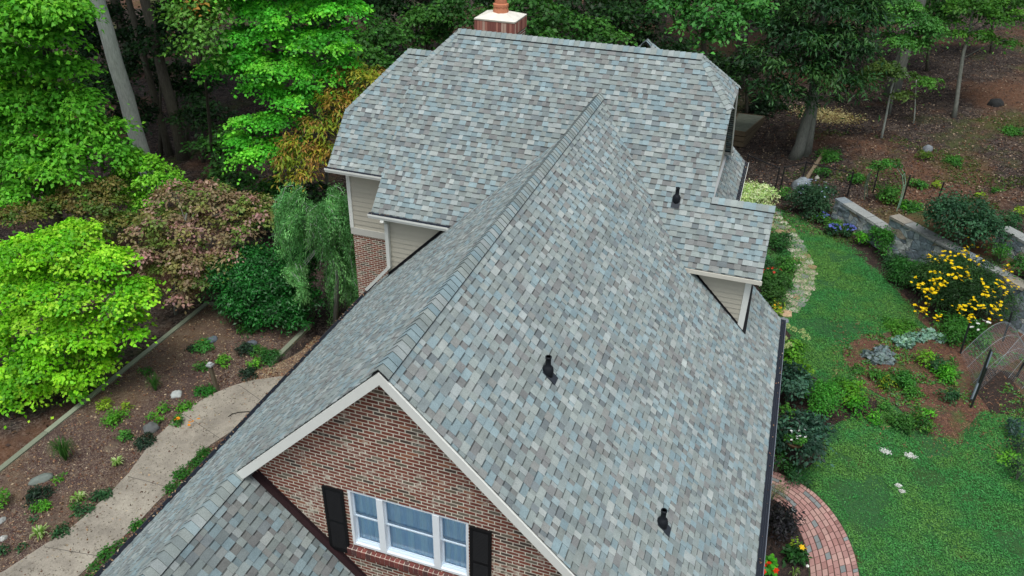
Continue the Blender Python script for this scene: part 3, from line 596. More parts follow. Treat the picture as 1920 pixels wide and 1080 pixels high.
# chimney
ch = MB(); cy0, cy1 = 14.2, 15.2; cx0, cx1 = -4.08, -2.93; ct = 9.78
ch.box((cx0, cy0, 8.3), (cx1, cy1, ct-.1)); chm = ch.build('chimney', BWX, H)
m = MB(); m.box((cx0-.02, cy0-.02, ct-.42), (cx1+.02, cy1+.02, ct-.10), (.2, .07, .05))
nb = 15
for i in range(nb):     # soldier course
    for (fx) in (0, 1):
        c = lin(random.choice([(150, 96, 84), (165, 112, 98), (130, 82, 74), (182, 150, 134)]))
        if fx == 0: x0 = cx0-.02+(cx1-cx0+.04)*i/nb; x1 = x0+(cx1-cx0+.04)/nb; m.box((x0+.006, cy0-.035, ct-.40), (x1-.006, cy0-.02, ct-.12), c)
        else: y0 = cy0-.02+(cy1-cy0+.04)*i/nb; y1 = y0+(cy1-cy0+.04)/nb; m.box((cx1+.02, y0+.006, ct-.40), (cx1+.035, y1-.006, ct-.12), c)
m.build('soldier_course', BRK, chm)
m = MB(); a = (cx0-.03, cy0-.04, ct-.10); b = (cx1+.03, cy1+.04, ct-.06); m.box(a, b, lin((165, 158, 145)))
m.hexa([(a[0], a[1], ct-.06), (b[0], a[1], ct-.06), (b[0], b[1], ct-.06), (a[0], b[1], ct-.06), (cx0+.35, cy0+.3, ct+.06), (cx1-.35, cy0+.3, ct+.06), (cx1-.35, cy1-.3, ct+.06), (cx0+.35, cy1-.3, ct+.06)], lin((215, 210, 200))); m.build('chimney_cap', CONC, chm)
m = MB(); cxm, cym = (cx0+cx1)/2, (cy0+cy1)/2; TC = lin((188, 122, 92))
prof = [(0, .23), (.18, .20), (.2, .22), (.26, .22), (.28, .17), (.62, .16), (.64, .19), (.70, .19), (.72, .165), (1.25, .16), (1.28, .19), (1.36, .19)]
m.tube([(cxm, cym, ct+.02+h) for h, r in prof], [r for h, r in prof], 10, TC); m.build('flue_pot', TERRA, chm)
# vent pipes
def vent(base, N_, down, lb):
    g = link('vent_pipe', None, H, label=lb); b = np.array(base, float); N_ = np.array(N_, float); N_ /= np.linalg.norm(N_); down = np.array(down, float); down /= np.linalg.norm(down)
    sdv = np.cross(N_, down); m = MB(); K = (.012, .014, .018)
    c = b+N_*.022; P = [c-sdv*.10-down*.10, c+sdv*.10-down*.10, c+sdv*.10+down*.20, c-sdv*.10+down*.20]
    m.hexa([p-N_*.012 for p in P]+P, (.03, .035, .045)); m.build('flashing_plate', DARK, g)
    m = MB(); z = np.array((0, 0, 1.))
    prof = [(-.10, .08), (.0, .09), (.06, .097), (.12, .085), (.15, .06), (.165, .047), (.31, .045), (.315, .054), (.335, .054), (.335, .032), (.26, .03)]
    m.tube([b+z*h for h, r in prof], [r for h, r in prof], 16, K); m.build('pipe', DARK, g, smooth=True)
def onslope(u, v, n, d0): d = ray(u, v); n = np.array(n, float); t = (d0-n@CP)/(n@d); return CP+t*d
vent(onslope(1268, 376, (0, 1, -1), YB-ZB), (0, -1, 1), (0, -1, -1), 'black vent pipe on the back roof above the dormer')
vent(onslope(1027, 700, (1, 0, 1), RZ), (1, 0, 1), (1, 0, -1), 'black vent pipe in the middle of the big front slope')
vent(onslope(1241, 984, (1, 0, 1), RZ), (1, 0, 1), (1, 0, -1), 'black vent pipe low on the big front slope near the bottom')
# ---------------------------------------------------------------- foliage
def unit(a): return a/np.maximum(1e-9, np.linalg.norm(a, axis=-1, keepdims=True))
def leafquads(P, nrm, d, L, asp=.55, fold=.18):
    s = np.cross(nrm, d); L = L[:, None]; w = L*asp*.5
    base = P; tip = P+d*L-nrm*L*.12; mid = P+d*L*.48
    return np.stack([base, mid-s*w+nrm*L*fold*.5, tip, mid+s*w+nrm*L*fold*.5], 1).reshape(-1, 3)
def leaves(P, L, tilt=.5, outward=None, droop=.25, asp=.55):
    n = len(P); nr = np.tile((0, 0, 1.), (n, 1))+tilt*rng.normal(size=(n, 3)); 
    if outward is not None: nr = nr+outward*.45
    nr = unit(nr); d = rng.normal(size=(n, 3)); 
    if outward is not None: d = d+outward*1.1
    d[:, 2] -= droop*1.5; d = unit(d-nr*np.sum(d*nr, 1, keepdims=True))
    return leafquads(P, nr, d, L*(.7+.6*rng.random(n)), asp)
def leafcol(n, pal, sprayn=None, jit=.12):
    return pal
class Crown:
    """leaf clusters (sprays) on the shells of many overlapping pads"""
    def __init__(s): s.V = []; s.C = []
    def pad(s, c, R, pal, leaf=.12, rs=.45, dens=1., flat=.55, layered=.35, tilt=.5, droop=.25, asp=.62, fill=1., shell=.35, jit=.13):
        c = np.array(c, float); pal = [np.array(p)*1.12 for p in pal]
        ns = max(3, int(4.3*fill*(R/rs)**2))
        d = unit(rng.normal(size=(ns, 3))); d[:, 2] = np.where(d[:, 2] < -.35, -d[:, 2], d[:, 2])
        r = R*(1-shell*rng.random(ns)**1.4); cen = c+d*r[:, None]*np.array((1, 1, flat))
        nl = max(10, int(dens*8.5*(rs/leaf)**2*(.55/asp if asp < .5 else 1)**.5))
        for i in range(ns):
            q = rng.normal(size=(nl, 3))*np.array((.5, .5, .5*layered))*rs*rng.uniform(.7, 1.25)
            rad = np.hypot(q[:, 0], q[:, 1]); q[:, 2] -= .35*rad**2/rs*(1.0)
            out = unit(q*np.array((1, 1, .3))+d[i]*rs*.3)
            P = cen[i]+q
            col = pal[rng.integers(len(pal))]*rng.uniform(.8, 1.2)
            cc = col[None]*(1+jit*rng.normal(size=(nl, 1)))*(1+.05*rng.normal(size=(nl, 3)))
            s.V.append(leaves(P, np.full(nl, leaf), tilt, out, droop, asp)); s.C.append(cc)
    def strand(s, path, pal, leaf=.1, per=14, spread=.05, asp=.2):
        path = np.array(path); n = per*(len(path)-1); t = rng.random(n)*(len(path)-1); i = t.astype(int); f = (t-i)[:, None]
        P = path[i]*(1-f)+path[i+1]*f+rng.normal(size=(n, 3))*spread
        d = unit((path[i+1]-path[i])*1.5/np.linalg.norm(path[1]-path[0])+rng.normal(size=(n, 3))*.7); nr = unit(np.cross(d, rng.normal(size=(n, 3))))
        col = np.array(pal[rng.integers(len(pal))])*rng.uniform(.75, 1.25)
        s.V.append(leafquads(P, nr, d, leaf*(.6+.8*rng.random(n)), asp)); s.C.append(col[None]*(1+.12*rng.normal(size=(n, 1)))*np.ones((n, 3)))
    def count(s): return sum(len(v) for v in s.V)//4
    def build(s, name, mat, parent=None, **k):
        return quadmesh(name, np.concatenate(s.V), np.clip(np.concatenate(s.C), .002, .95), mat, parent, **k)
def pal(*cs): return [lin(c) for c in cs]
G_LIME = pal((128, 198, 34), (110, 184, 32), (146, 210, 44), (94, 166, 32), (160, 214, 56), (134, 194, 38)); G_MAPLE = pal((112, 188, 54), (94, 168, 48), (134, 204, 60), (80, 150, 42), (104, 178, 50))
G_MAP2 = pal((96, 194, 54), (80, 174, 48), (122, 210, 62), (68, 152, 44)); G_DARK = pal((34, 66, 30), (28, 56, 28), (42, 78, 34), (24, 48, 24))
G_MID = pal((56, 102, 42), (46, 88, 38), (68, 118, 48)); G_CHEST = pal((52, 94, 50), (44, 82, 46), (66, 106, 54), (38, 70, 42))
G_PINK = pal((168, 140, 124), (146, 128, 98), (176, 138, 130), (110, 132, 62), (132, 130, 76), (142, 128, 94), (98, 124, 56)); G_AUT = pal((160, 158, 52), (138, 152, 46), (160, 128, 58), (112, 142, 46), (150, 116, 60), (126, 150, 48))
G_OLIVE = pal((98, 118, 48), (116, 116, 58), (80, 110, 44), (124, 114, 66)); G_WEEP = pal((92, 166, 92), (112, 184, 108), (74, 144, 74)); G_LAUR = pal((30, 92, 34), (26, 78, 30), (40, 112, 42))
G_OAK = pal((66, 126, 56), (56, 110, 50), (82, 146, 64)); G_VAR = pal((204, 222, 164), (224, 236, 190), (176, 204, 130)); G_CAM = pal((48, 84, 66), (38, 68, 54), (68, 106, 84), (42, 76, 58)); G_PUR = pal((34, 36, 40), (28, 32, 30), (42, 42, 46))
G_BR = pal((72, 150, 34), (60, 134, 34), (92, 168, 44)); G_BL = pal((134, 170, 152), (110, 150, 134), (156, 188, 172))
nleaf = 0
def tree(name, label, cat, base, axis, pads, P_, leaf=.12, bark=None, r0=.2, group=None, mat=None, branches=True, trunk=True, top=None, **kw):
    """base: world foot; axis: list of world points of the trunk; pads: (u, v, r_px, D)"""
    global nleaf
    t = empty(name, base, label, cat, group); base = np.array(base, float); cr = Crown(); cs = []
    for p in pads:
        c = PD(p[0], p[1], p[3]); R = p[2]*depth(c)/F; pp = p[4] if len(p) > 4 else P_
        cr.pad(c, R, pp, leaf, **kw); cs.append((c, R))
    if cr.V: cr.build('crown', mat or LEAF, t); nleaf += cr.count()
    m = MB(); ax = [base]+[np.array(a, float) for a in axis]
    if len(ax) == 1: ax.append(base+np.array((0, 0, 3.)))
    n = len(ax); pts = []; rr = []
    for i in range(n-1):
        for j in range(4): f = (i+j/4)/(n-1); pts.append(ax[i]*(1-j/4)+ax[i+1]*j/4+np.array((*(rng.normal(size=2)*r0*.12*(f > 0)), 0))); rr.append(r0*(1-.55*f)+(r0*.35 if f == 0 else 0))
    pts.append(ax[-1]); rr.append(r0*.4)
    pts[0] = pts[0]-np.array((0, 0, .25)); m.tube(pts, rr, 12 if r0 > .15 else 7, (.3, .3, .3), wob=.03); 
    if trunk: m.build('trunk', bark or BMID, t, smooth=True)
    if branches and cs:
        m = MB()
        for c, R in cs:
            zz = np.clip(c[2]-np.linalg.norm(c[:2]-ax[-1][:2])*.45, base[2]+.25*(ax[-1][2]-base[2]), ax[-1][2])
            k_ = min(len(pts)-1, int(np.argmin([abs(p[2]-zz) for p in pts]))); a = pts[k_]; L = np.linalg.norm(c-a)
            if L < .3: continue
            mid = (a+c)/2+np.array((0, 0, .08*L)); rb = max(.012, min(r0*.4, L*.018)); m.tube([a, mid, c], [rb, rb*.7, rb*.35], 5)
            for _ in range(5):
                e = c+unit(rng.normal(size=3))*R*.75*np.array((1, 1, .5)); m.tube([c*.6+mid*.4, (c+e)/2+np.array((0, 0, .05)), e], [rb*.4, rb*.3, rb*.15], 4)
        if m.n: m.build('branches', bark or BMID, t, smooth=True)
    return t
def foot(x, y): return np.array((x, y, float(T(x, y))))
def gD(u, D):   # ground point on the ray column u at distance D
    z = 0.
    for _ in range(30):
        lo_, hi_ = -400., 1500.
        for _ in range(40):
            v = (lo_+hi_)/2; p = PD(u, v, D)
            if p[2] > z: lo_ = v
            else: hi_ = v
        z = float(T(p[0], p[1]))
    return np.array((p[0], p[1], z))
# left woodland edge ------------------------------------------------------
tree('maple_tree', 'large fresh green broadleaf tree filling the upper left corner', 'tree', gD(110, 27.5), [PD(95, 200, 27.5), PD(85, 20, 27.5), PD(85, -120, 27.5)],
     [(60, 30, 80, 26), (130, 30, 42, 25.8), (20, -10, 90, 26.5), (20, 60, 60, 25.6), (95, 75, 45, 25.8), (0, 110, 50, 25.6), (85, 5, 60, 25.5), (110, -40, 60, 27), (40, 120, 60, 27), (118, 135, 48, 26.5), (-30, 120, 70, 28), (60, 190, 75, 26.5), (140, 195, 48, 26), (185, 240, 40, 26), (70, 255, 70, 26), (160, 262, 50, 25.6), (-20, 240, 70, 27), (40, 310, 70, 25.8), (120, 312, 60, 25.4), (-30, 340, 60, 26), (60, 365, 52, 25.2), (205, 282, 30, 25.5), (0, 180, 60, 26)],
     G_MAPLE, leaf=.17, r0=.22, rs=.48, dens=1.15, layered=.35, bark=BDARK, fill=1.2)
tree('dogwood_tree', 'bright lime green dogwood overhanging the left timber edging', 'tree', gD(95, 20.2), [PD(90, 620, 20.2), PD(95, 480, 20.2)],
     [(120, 450, 62, 19.8), (60, 470, 55, 19.6), (180, 490, 58, 19.4), (40, 530, 65, 19.3), (130, 540, 72, 19), (225, 545, 50, 19), (262, 560, 36, 19), (-20, 560, 60, 19.5), (60, 600, 68, 18.8), (160, 610, 66, 18.7), (235, 610, 40, 18.8), (10, 660, 60, 18.8), (95, 670, 66, 18.5), (170, 675, 45, 18.5), (60, 720, 56, 18.3), (130, 715, 40, 18.3), (0, 735, 50, 18.3), (-60, 650, 60, 19), (150, 425, 30, 20.2), (-40, 480, 50, 20)],
     G_LIME, leaf=.12, r0=.09, rs=.36, dens=1.1, layered=.2, flat=.42, fill=.85, asp=.72)
tree('redbud_tree', 'small lime leaved tree in front of the tall grey trunk', 'tree', gD(262, 26.5), [PD(262, 380, 26.5), PD(262, 330, 26.5)],
     [(262, 318, 46, 26), (225, 345, 34, 26), (305, 335, 34, 26), (245, 295, 28, 26.5), (280, 375, 30, 25.5), (210, 365, 22, 25.6)], pal((108, 176, 40), (90, 158, 36), (124, 186, 54)), leaf=.12, r0=.06, rs=.34, dens=1.1, layered=.3)
tree('dogwood_tree', 'olive brown dogwood behind the bright lime one', 'tree', gD(170, 25), [PD(165, 420, 25), PD(165, 360, 25)],
     [(150, 360, 36, 24.8), (190, 385, 42, 24.4), (120, 385, 34, 24.4), (225, 425, 38, 23.8), (40, 405, 36, 23.5), (75, 395, 25, 24), (200, 345, 26, 25)], G_OLIVE, leaf=.12, r0=.07, rs=.32, dens=1.1, layered=.3)
tree('dogwood_tree', 'dusky pink turning dogwood left of the dark laurel', 'tree', gD(330, 23.2), [PD(328, 540, 23.2), PD(340, 460, 23.2), PD(350, 400, 23.2)],
     [(330, 365, 40, 24), (395, 365, 48, 24.4), (455, 385, 44, 24.3), (300, 410, 42, 23.4), (370, 420, 50, 23.6), (440, 430, 42, 23.8), (285, 465, 38, 22.6), (350, 480, 46, 22.8), (420, 480, 34, 23), (300, 510, 34, 22.4), (365, 515, 36, 22.6), (335, 550, 24, 22.2), (490, 405, 30, 24.2), (265, 435, 28, 23)],
     G_PINK, leaf=.125, r0=.07, rs=.33, dens=1.1, layered=.28, flat=.45, fill=.85)
tree('maple_tree', 'tall layered bright green maple beside the back roof', 'tree', gD(520, 31), [PD(520, 250, 31), PD(515, 60, 31), PD(520, -120, 31)],
     [(440, 10, 52, 30), (540, 15, 70, 30), (630, 10, 46, 29.5), (590, 75, 60, 29), (490, 65, 62, 29.3), (425, 120, 44, 29.3), (640, 60, 32, 29), (515, 118, 62, 28.8), (590, 140, 46, 28.5), (450, 95, 40, 29), (490, 165, 44, 28.6), (545, 178, 44, 28.3), (480, 215, 38, 28.4), (535, 222, 36, 28), (470, 255, 36, 28.2), (455, 290, 30, 28), (500, 278, 44, 27.8), (545, 262, 26, 27.8), (620, 110, 30, 28.8), (480, -50, 80, 30), (590, -50, 80, 30), (380, -30, 50, 30)],
     G_MAP2, leaf=.13, r0=.2, rs=.5, dens=1.2, layered=.14, flat=.28, bark=BDARK, fill=.8, asp=.8)
tree('tulip_tree', 'pale green tree with a few orange leaves near the tall grey trunk', 'tree', gD(402, 35), [PD(385, 150, 33), PD(360, 0, 29.5)],
     [(300, 10, 36, 29), (350, 35, 40, 28.6), (395, 65, 38, 28.4), (345, 85, 28, 28.4), (385, 15, 44, 29), (330, -40, 50, 29), (410, 100, 22, 28.4)], pal((90, 140, 54), (78, 126, 48), (104, 154, 66))*4+pal((180, 130, 60)), leaf=.17, r0=.08, rs=.5, dens=.55, layered=.7, bark=BDARK)
tree('sourwood_tree', 'yellow and rust tinted tree against the left back roof', 'tree', gD(610, 29), [PD(615, 260, 29), PD(640, 150, 29)],
     [(655, 140, 36, 28.8), (695, 150, 30, 28.8), (630, 185, 36, 28.4), (680, 185, 34, 28.6), (600, 235, 34, 27.8), (640, 225, 34, 28), (560, 262, 28, 27.4), (545, 300, 28, 27), (585, 290, 32, 27.2), (620, 280, 28, 27.4), (570, 325, 24, 26.8), (530, 330, 16, 27)],
     G_AUT, leaf=.2, r0=.08, rs=.38, dens=1.2, layered=.6, asp=.28, droop=1.1)
# weeping conifer
t = empty('weeping_larch', gD(628, 22.2), 'feathery light green weeping conifer by the brick wall', 'tree'); cr = Crown(); m = MB(); b0 = np.array(t.location); topc = PD(618, 385, 22.6)
m.tube([b0, (b0+topc)/2+np.array((.2, 0, 0)), topc], [.1, .08, .05], 8); m.build('trunk', BMID, t, smooth=True); mb2 = MB()
G_WP2 = pal((116, 178, 104), (138, 198, 122), (94, 154, 86), (104, 168, 98))
for tf in range(54):
    lobe = random.random() < .42; uc = 558 if lobe else 630; um = uc+random.gauss(0, 17 if lobe else 24); vm = (352 if lobe else 345)+abs(um-uc)*1.0+random.random()**1.2*(165 if lobe else 205)
    um = min(max(um+(24*random.random() if vm > 420 and not lobe else 0), 532), 668+12*(vm > 420)); Dm = 22.6-random.uniform(-.8, .8); base_ = PD(um*.6+uc*.4, vm+12, Dm+.25); tone = random.uniform(.75, 1.3); dr_ = random.gauss(0, 10)
    for i in range(6):
        u0 = um+random.gauss(0, 7); v0 = vm+random.gauss(0, 6); L = random.uniform(40, 105)*(1.1 if vm > 430 else 1); v1 = min(v0+L, 565 if u0 < 560 else 612)
        u1 = min(max(u0+(um-596)*.25+dr_+random.gauss(0, 6), 516+max(0, v1-440)*.42), 694); D1 = Dm-.35
        p1 = PD(u0, v0, Dm); p2 = PD(u1, v0*.45+v1*.55, D1); p3 = PD(u1+random.gauss(0, 7), v1, D1+random.uniform(-.1, .1))
        pts = [base_, p1, p1*.55+p2*.45+(p1-base_)*.35, p2, p3]
        cr.strand(pts, [c*tone for c in G_WP2], leaf=.09, per=70, spread=random.uniform(.03, .09), asp=.22)
        if i == 0: mb2.tube([b0*.2+topc*.8, base_, p1, pts[2]], [.02, .016, .012, .008], 5, lin((150, 165, 130)))
        if i < 3: mb2.tube(pts, [.014, .012, .009, .006, .003], 4, lin((160, 175, 140)))
mb2.build('branches', BGREY, t); cr.build('crown', LEAF, t); nleaf += cr.count()
tree('laurel_shrub', 'big glossy dark green laurel behind the raised mulch bed', 'shrub', gD(480, 23), [gD(480, 23)+np.array((0, 0, 1.2))],
     [(440, 510, 50, 22.8), (500, 495, 50, 23), (545, 520, 44, 22.6), (465, 560, 46, 22.2), (525, 570, 44, 22), (415, 535, 30, 22.6), (480, 530, 50, 22.4), (455, 478, 26, 23.2), (560, 480, 34, 23), (575, 560, 28, 22.2), (425, 570, 24, 22.1), (480, 595, 24, 21.9), (550, 595, 24, 21.8)],
     G_LAUR, leaf=.11, r0=.06, rs=.28, dens=1.3, layered=.7, mat=GLOSS, asp=.42, droop=-.2, fill=1.2)
# tall trunks standing clear (their crowns are above the frame) and the dark wood behind
CAN = pal((40, 84, 34), (34, 72, 30), (50, 96, 40))
def tall(name, label, u, v, D, r0, lean=0., bark=BDARK, zt=19., cr=1, R=4.2, cat='tree', pads=()):
    g = gD(u, D) if v is None else gD(u, D); top = g+np.array((lean, 0, zt)); t = empty(name, g, label, cat)
    m = MB(); n = 14; m.tube([g*(1-i/n)+top*i/n+np.array((*(rng.normal(size=2)*r0*(.02 if bark is BGREY else .1)), -.3 if i == 0 else 0)) for i in range(n+1)], [r0*(1.35 if i == 0 else 1-.5*i/n) for i in range(n+1)], 16, wob=.015); m.build('trunk', bark, t, smooth=True)
    c = Crown()
    if cr:
        for i in range(7):
            a = i*6.283/6; o = np.array((math.cos(a), math.sin(a), 0))*R*.62*(i < 6); c.pad(top+o+np.array((0, 0, random.uniform(-2, 1.5))), R*.6, CAN, .45, rs=1.3, dens=1., fill=1.1, flat=.6, layered=.4)
    for p in pads: q = PD(p[0], p[1], p[3]); c.pad(q, p[2]*depth(q)/F, p[4] if len(p) > 4 else G_DARK, .22, rs=.7, dens=.9, layered=.4)
    if c.V: c.build('crown', LEAF, t)
    m = MB()
    for i in range(6):
        a = i*6.283/6+.3; m.tube([top-np.array((0, 0, 4.)), top+np.array((math.cos(a)*R*.3, math.sin(a)*R*.3, -1.5)), top+np.array((math.cos(a)*R*.6, math.sin(a)*R*.6, 0))], [r0*.35, r0*.25, r0*.1], 6)
    m.build('branches', bark, t, smooth=True); return t
t = tall('poplar_tree', 'tall bare pale grey trunk rising out of the top left of the wood', 287, None, 33.5, .36, -1.4, BGREY, 20)
tall('poplar_tree', 'pale grey trunk cut by the left edge of the photo', 2, None, 24.5, .22, -.6, BGREY, 19, R=3.2)
tall('forest_tree', 'thick dark trunk just right of the tall pale trunk', 345, None, 37.5, .27, -1.0)
tall('forest_tree', 'thinner dark trunk between the pale trunk and the thick dark one', 318, None, 38, .17, -1.2)
tall('forest_tree', 'dark trunk behind the left maple near the top', 195, None, 41, .26, 0.)
tall('forest_tree', 'thin dark trunk in the gap left of the layered maple', 395, None, 42, .16, .2)
tall('forest_tree', 'dark trunk behind the yellow and rust tree', 655, None, 43, .3, 0.)
tall('forest_tree', 'dark trunk in the deep wood left of the chimney', 800, None, 47, .33, .4)
tall('forest_tree', 'dark trunk in the deep wood right of the chimney', 1090, None, 47, .33, .0)
tall('forest_tree', 'thick grey brown trunk behind the layered green sapling', 1672, None, 44, .34, .6, BMID)
for i, (u, D) in enumerate(((100, 46), (470, 48), (560, 41), (930, 44), (1230, 50), (1380, 46), (1520, 52), (250, 52), (700, 54), (1040, 56), (1800, 60))):
    lb = ['far trunk behind the left maple crown', 'far trunk hidden by the layered maple', 'dark trunk between layered maple and yellow tree', 'dark tree straight behind the chimney', 'dark tree behind the middle of the back ridge', 'dark tree behind the right end of the ridge', 'dark tree deep behind the drooping leaved tree', 'far dark tree in the gap beside the pale trunk', 'far dark tree above the left hip roof', 'far dark tree above the middle of the ridge', 'farthest dark tree up the right hillside'][i]
    tall('forest_tree', lb, u, None, D, random.uniform(.2, .35), random.uniform(-.6, .6), zt=random.uniform(16, 20), R=5)
# understorey of the wood: gap-filling crowns, shade painted into the darker leaves
und = [(300, 60, 50, 38), (240, 110, 45, 39), (380, 200, 45, 37), (240, 200, 40, 37), (410, 260, 45, 35, 1), (350, 140, 50, 40), (190, 150, 50, 36), (430, 330, 40, 32, 1), (480, 380, 40, 29), (520, 350, 38, 29, 1), (220, 30, 55, 42), (590, 370, 45, 27), (330, 20, 60, 44), (660, 100, 45, 35, 1), (700, 60, 55, 37, 1), (760, 110, 48, 36), (720, 130, 40, 34, 1), (800, 40, 60, 38, 1), (780, -10, 70, 40), (860, 10, 50, 37, 1), (690, -10, 60, 42), (990, 10, 55, 33, 1), (1050, 35, 50, 34, 1), (1100, 10, 60, 36), (1120, 55, 42, 34, 1), (1180, 30, 55, 37), (1000, 60, 30, 32, 1), (1220, 80, 45, 37), (1290, 95, 50, 39), (1350, 130, 45, 39), (1180, -10, 60, 40), (1400, 110, 42, 42), (1430, 190, 36, 43), (940, -20, 60, 40), (1290, 150, 40, 42), (600, 40, 60, 40), (150, 60, 60, 40), (1860, -10, 50, 50, 1), (1740, -5, 60, 47, 1), (1620, -10, 60, 46), (1440, 10, 60, 44), (1560, 190, 30, 44)]
for i, q in enumerate(und):
    u, v, r, D = q[:4]; mid = len(q) > 4; g = gD(u, D)
    near = min((('the tall pale trunk', 230, 150), ('the layered maple', 520, 150), ('the yellow and rust tree', 640, 220), ('the left hip roof', 740, 90), ('the chimney', 930, 30), ('the middle of the back ridge', 1110, 70), ('the right end of the back ridge', 1320, 100), ('the drooping leaved tree', 1530, 100), ('the hillside saplings', 1740, 60)), key=lambda s: (s[1]-u)**2+(s[2]-v)**2)
    side = 'left of' if u < near[1]-15 else 'right of' if u > near[1]+15 else 'behind'; hi = 'upper' if v < near[2] else 'lower'
    tree('understorey_tree', f"{'mid' if mid else 'dark'} green {'far ' if D > 38 else ''}{'wide' if r > 48 else 'small'} {hi} crown {side} {near[0]}", 'tree', g, [PD(u, v+10, D)],
         [(u, v, r*.75, D), (u-r*.7, v+r*.35, r*.5, D-.4), (u+r*.7, v+r*.3, r*.5, D-.5), (u+r*.1, v+r*.6, r*.5, D-.9)], G_MID if mid else G_DARK, leaf=.2, r0=.09, rs=.6, dens=.8, layered=.35, bark=BDARK, group='dark understorey trees of the wood')
# right hillside trees ----------------------------------------------------
g = gD(1490, 37)
t = tree('chestnut_tree', 'dark drooping leaved tree with a forked grey trunk on the right hillside', 'tree', g, [PD(1520, 200, 37), PD(1545, 60, 37.2), PD(1560, -60, 37.4)],
     [(1530, 15, 62, 37), (1600, 25, 55, 37), (1470, 55, 42, 37), (1580, 75, 55, 36.6), (1500, 75, 50, 36.5), (1440, 105, 36, 36.6), (1505, 120, 46, 36.2), (1600, 105, 42, 36.4), (1550, 145, 44, 36), (1475, 165, 34, 36), (1610, 160, 32, 36.2), (1440, 150, 24, 36.4), (1520, -40, 70, 37.4), (1600, -40, 60, 37.4), (1500, 185, 22, 36)],
     G_CHEST, leaf=.27, r0=.27, rs=.6, dens=1.0, layered=.6, asp=.3, droop=.9, bark=BMID)
m = MB(); g2 = g+np.array((.5, .15, 0)); m.tube([g2-np.array((0, 0, .2)), PD(1522, 230, 37.2), PD(1530, 180, 37.3), PD(1535, 110, 37.3)], [.26, .18, .16, .1], 12, wob=.03); m.build('second_trunk', BMID, t, smooth=True)
tree('oak_tree', 'lobed leaved green oak hanging over the wood behind the right ridge end', 'tree', gD(1320, 34), [PD(1320, 60, 34), PD(1320, -60, 34)], [(1255, 15, 40, 33), (1320, 10, 46, 33), (1385, 25, 38, 33), (1300, 45, 30, 32.8), (1360, 52, 28, 32.8), (1405, 5, 34, 33), (1345, 68, 16, 32.6), (1300, -40, 60, 34)], G_OAK, leaf=.2, r0=.15, rs=.5, dens=1, layered=.35, bark=BDARK)
tree('sapling_tree', 'layered fresh green sapling crown on the hillside right of the drooping tree', 'tree', gD(1668, 41.5), [PD(1690, 90, 41.5)], [(1710, 35, 44, 41), (1745, 60, 32, 41), (1685, 72, 32, 40.6), (1715, 82, 26, 40.6), (1650, 30, 28, 41), (1690, 10, 34, 41.4)], pal((74, 132, 58), (62, 114, 52), (88, 146, 64)), leaf=.15, r0=.06, rs=.55, dens=1.1, layered=.15, flat=.35)
tree('sapling_tree', 'olive green sapling with a thin pale stem below the layered crown', 'tree', gD(1653, 38.2), [PD(1672, 165, 38.2), PD(1680, 140, 38.2)], [(1665, 125, 28, 38), (1695, 140, 22, 37.8), (1640, 135, 18, 38), (1690, 175, 13, 37.8)], pal((66, 96, 42), (78, 102, 44)), leaf=.14, r0=.055, rs=.45, dens=1, layered=.15, flat=.35, bark=BGREY)
tree('sapling_tree', 'very thin sapling with one small lime tuft of leaves', 'tree', gD(1714, 40), [PD(1718, 150, 40)], [(1735, 150, 18, 40), (1752, 152, 10, 40)], pal((84, 138, 52)), leaf=.14, r0=.03, rs=.4, dens=1, layered=.15, flat=.35, bark=BGREY)
tree('sapling_tree', 'slanting thin trunk with yellow green crown near the top right corner', 'tree', gD(1789, 40.5), [PD(1805, 110, 41), PD(1819, 50, 41.5), PD(1828, -20, 42)], [(1820, 10, 36, 41.6), (1862, 30, 30, 41.4), (1785, 40, 18, 41.6), (1895, 10, 34, 42), (1880, 78, 22, 41), (1840, 62, 22, 41), (1905, 30, 22, 41.6), (1810, 60, 20, 41.2)], pal((70, 122, 40), (84, 136, 46), (60, 106, 38)), leaf=.16, r0=.11, rs=.5, dens=.9, layered=.2, flat=.4, bark=BMID)
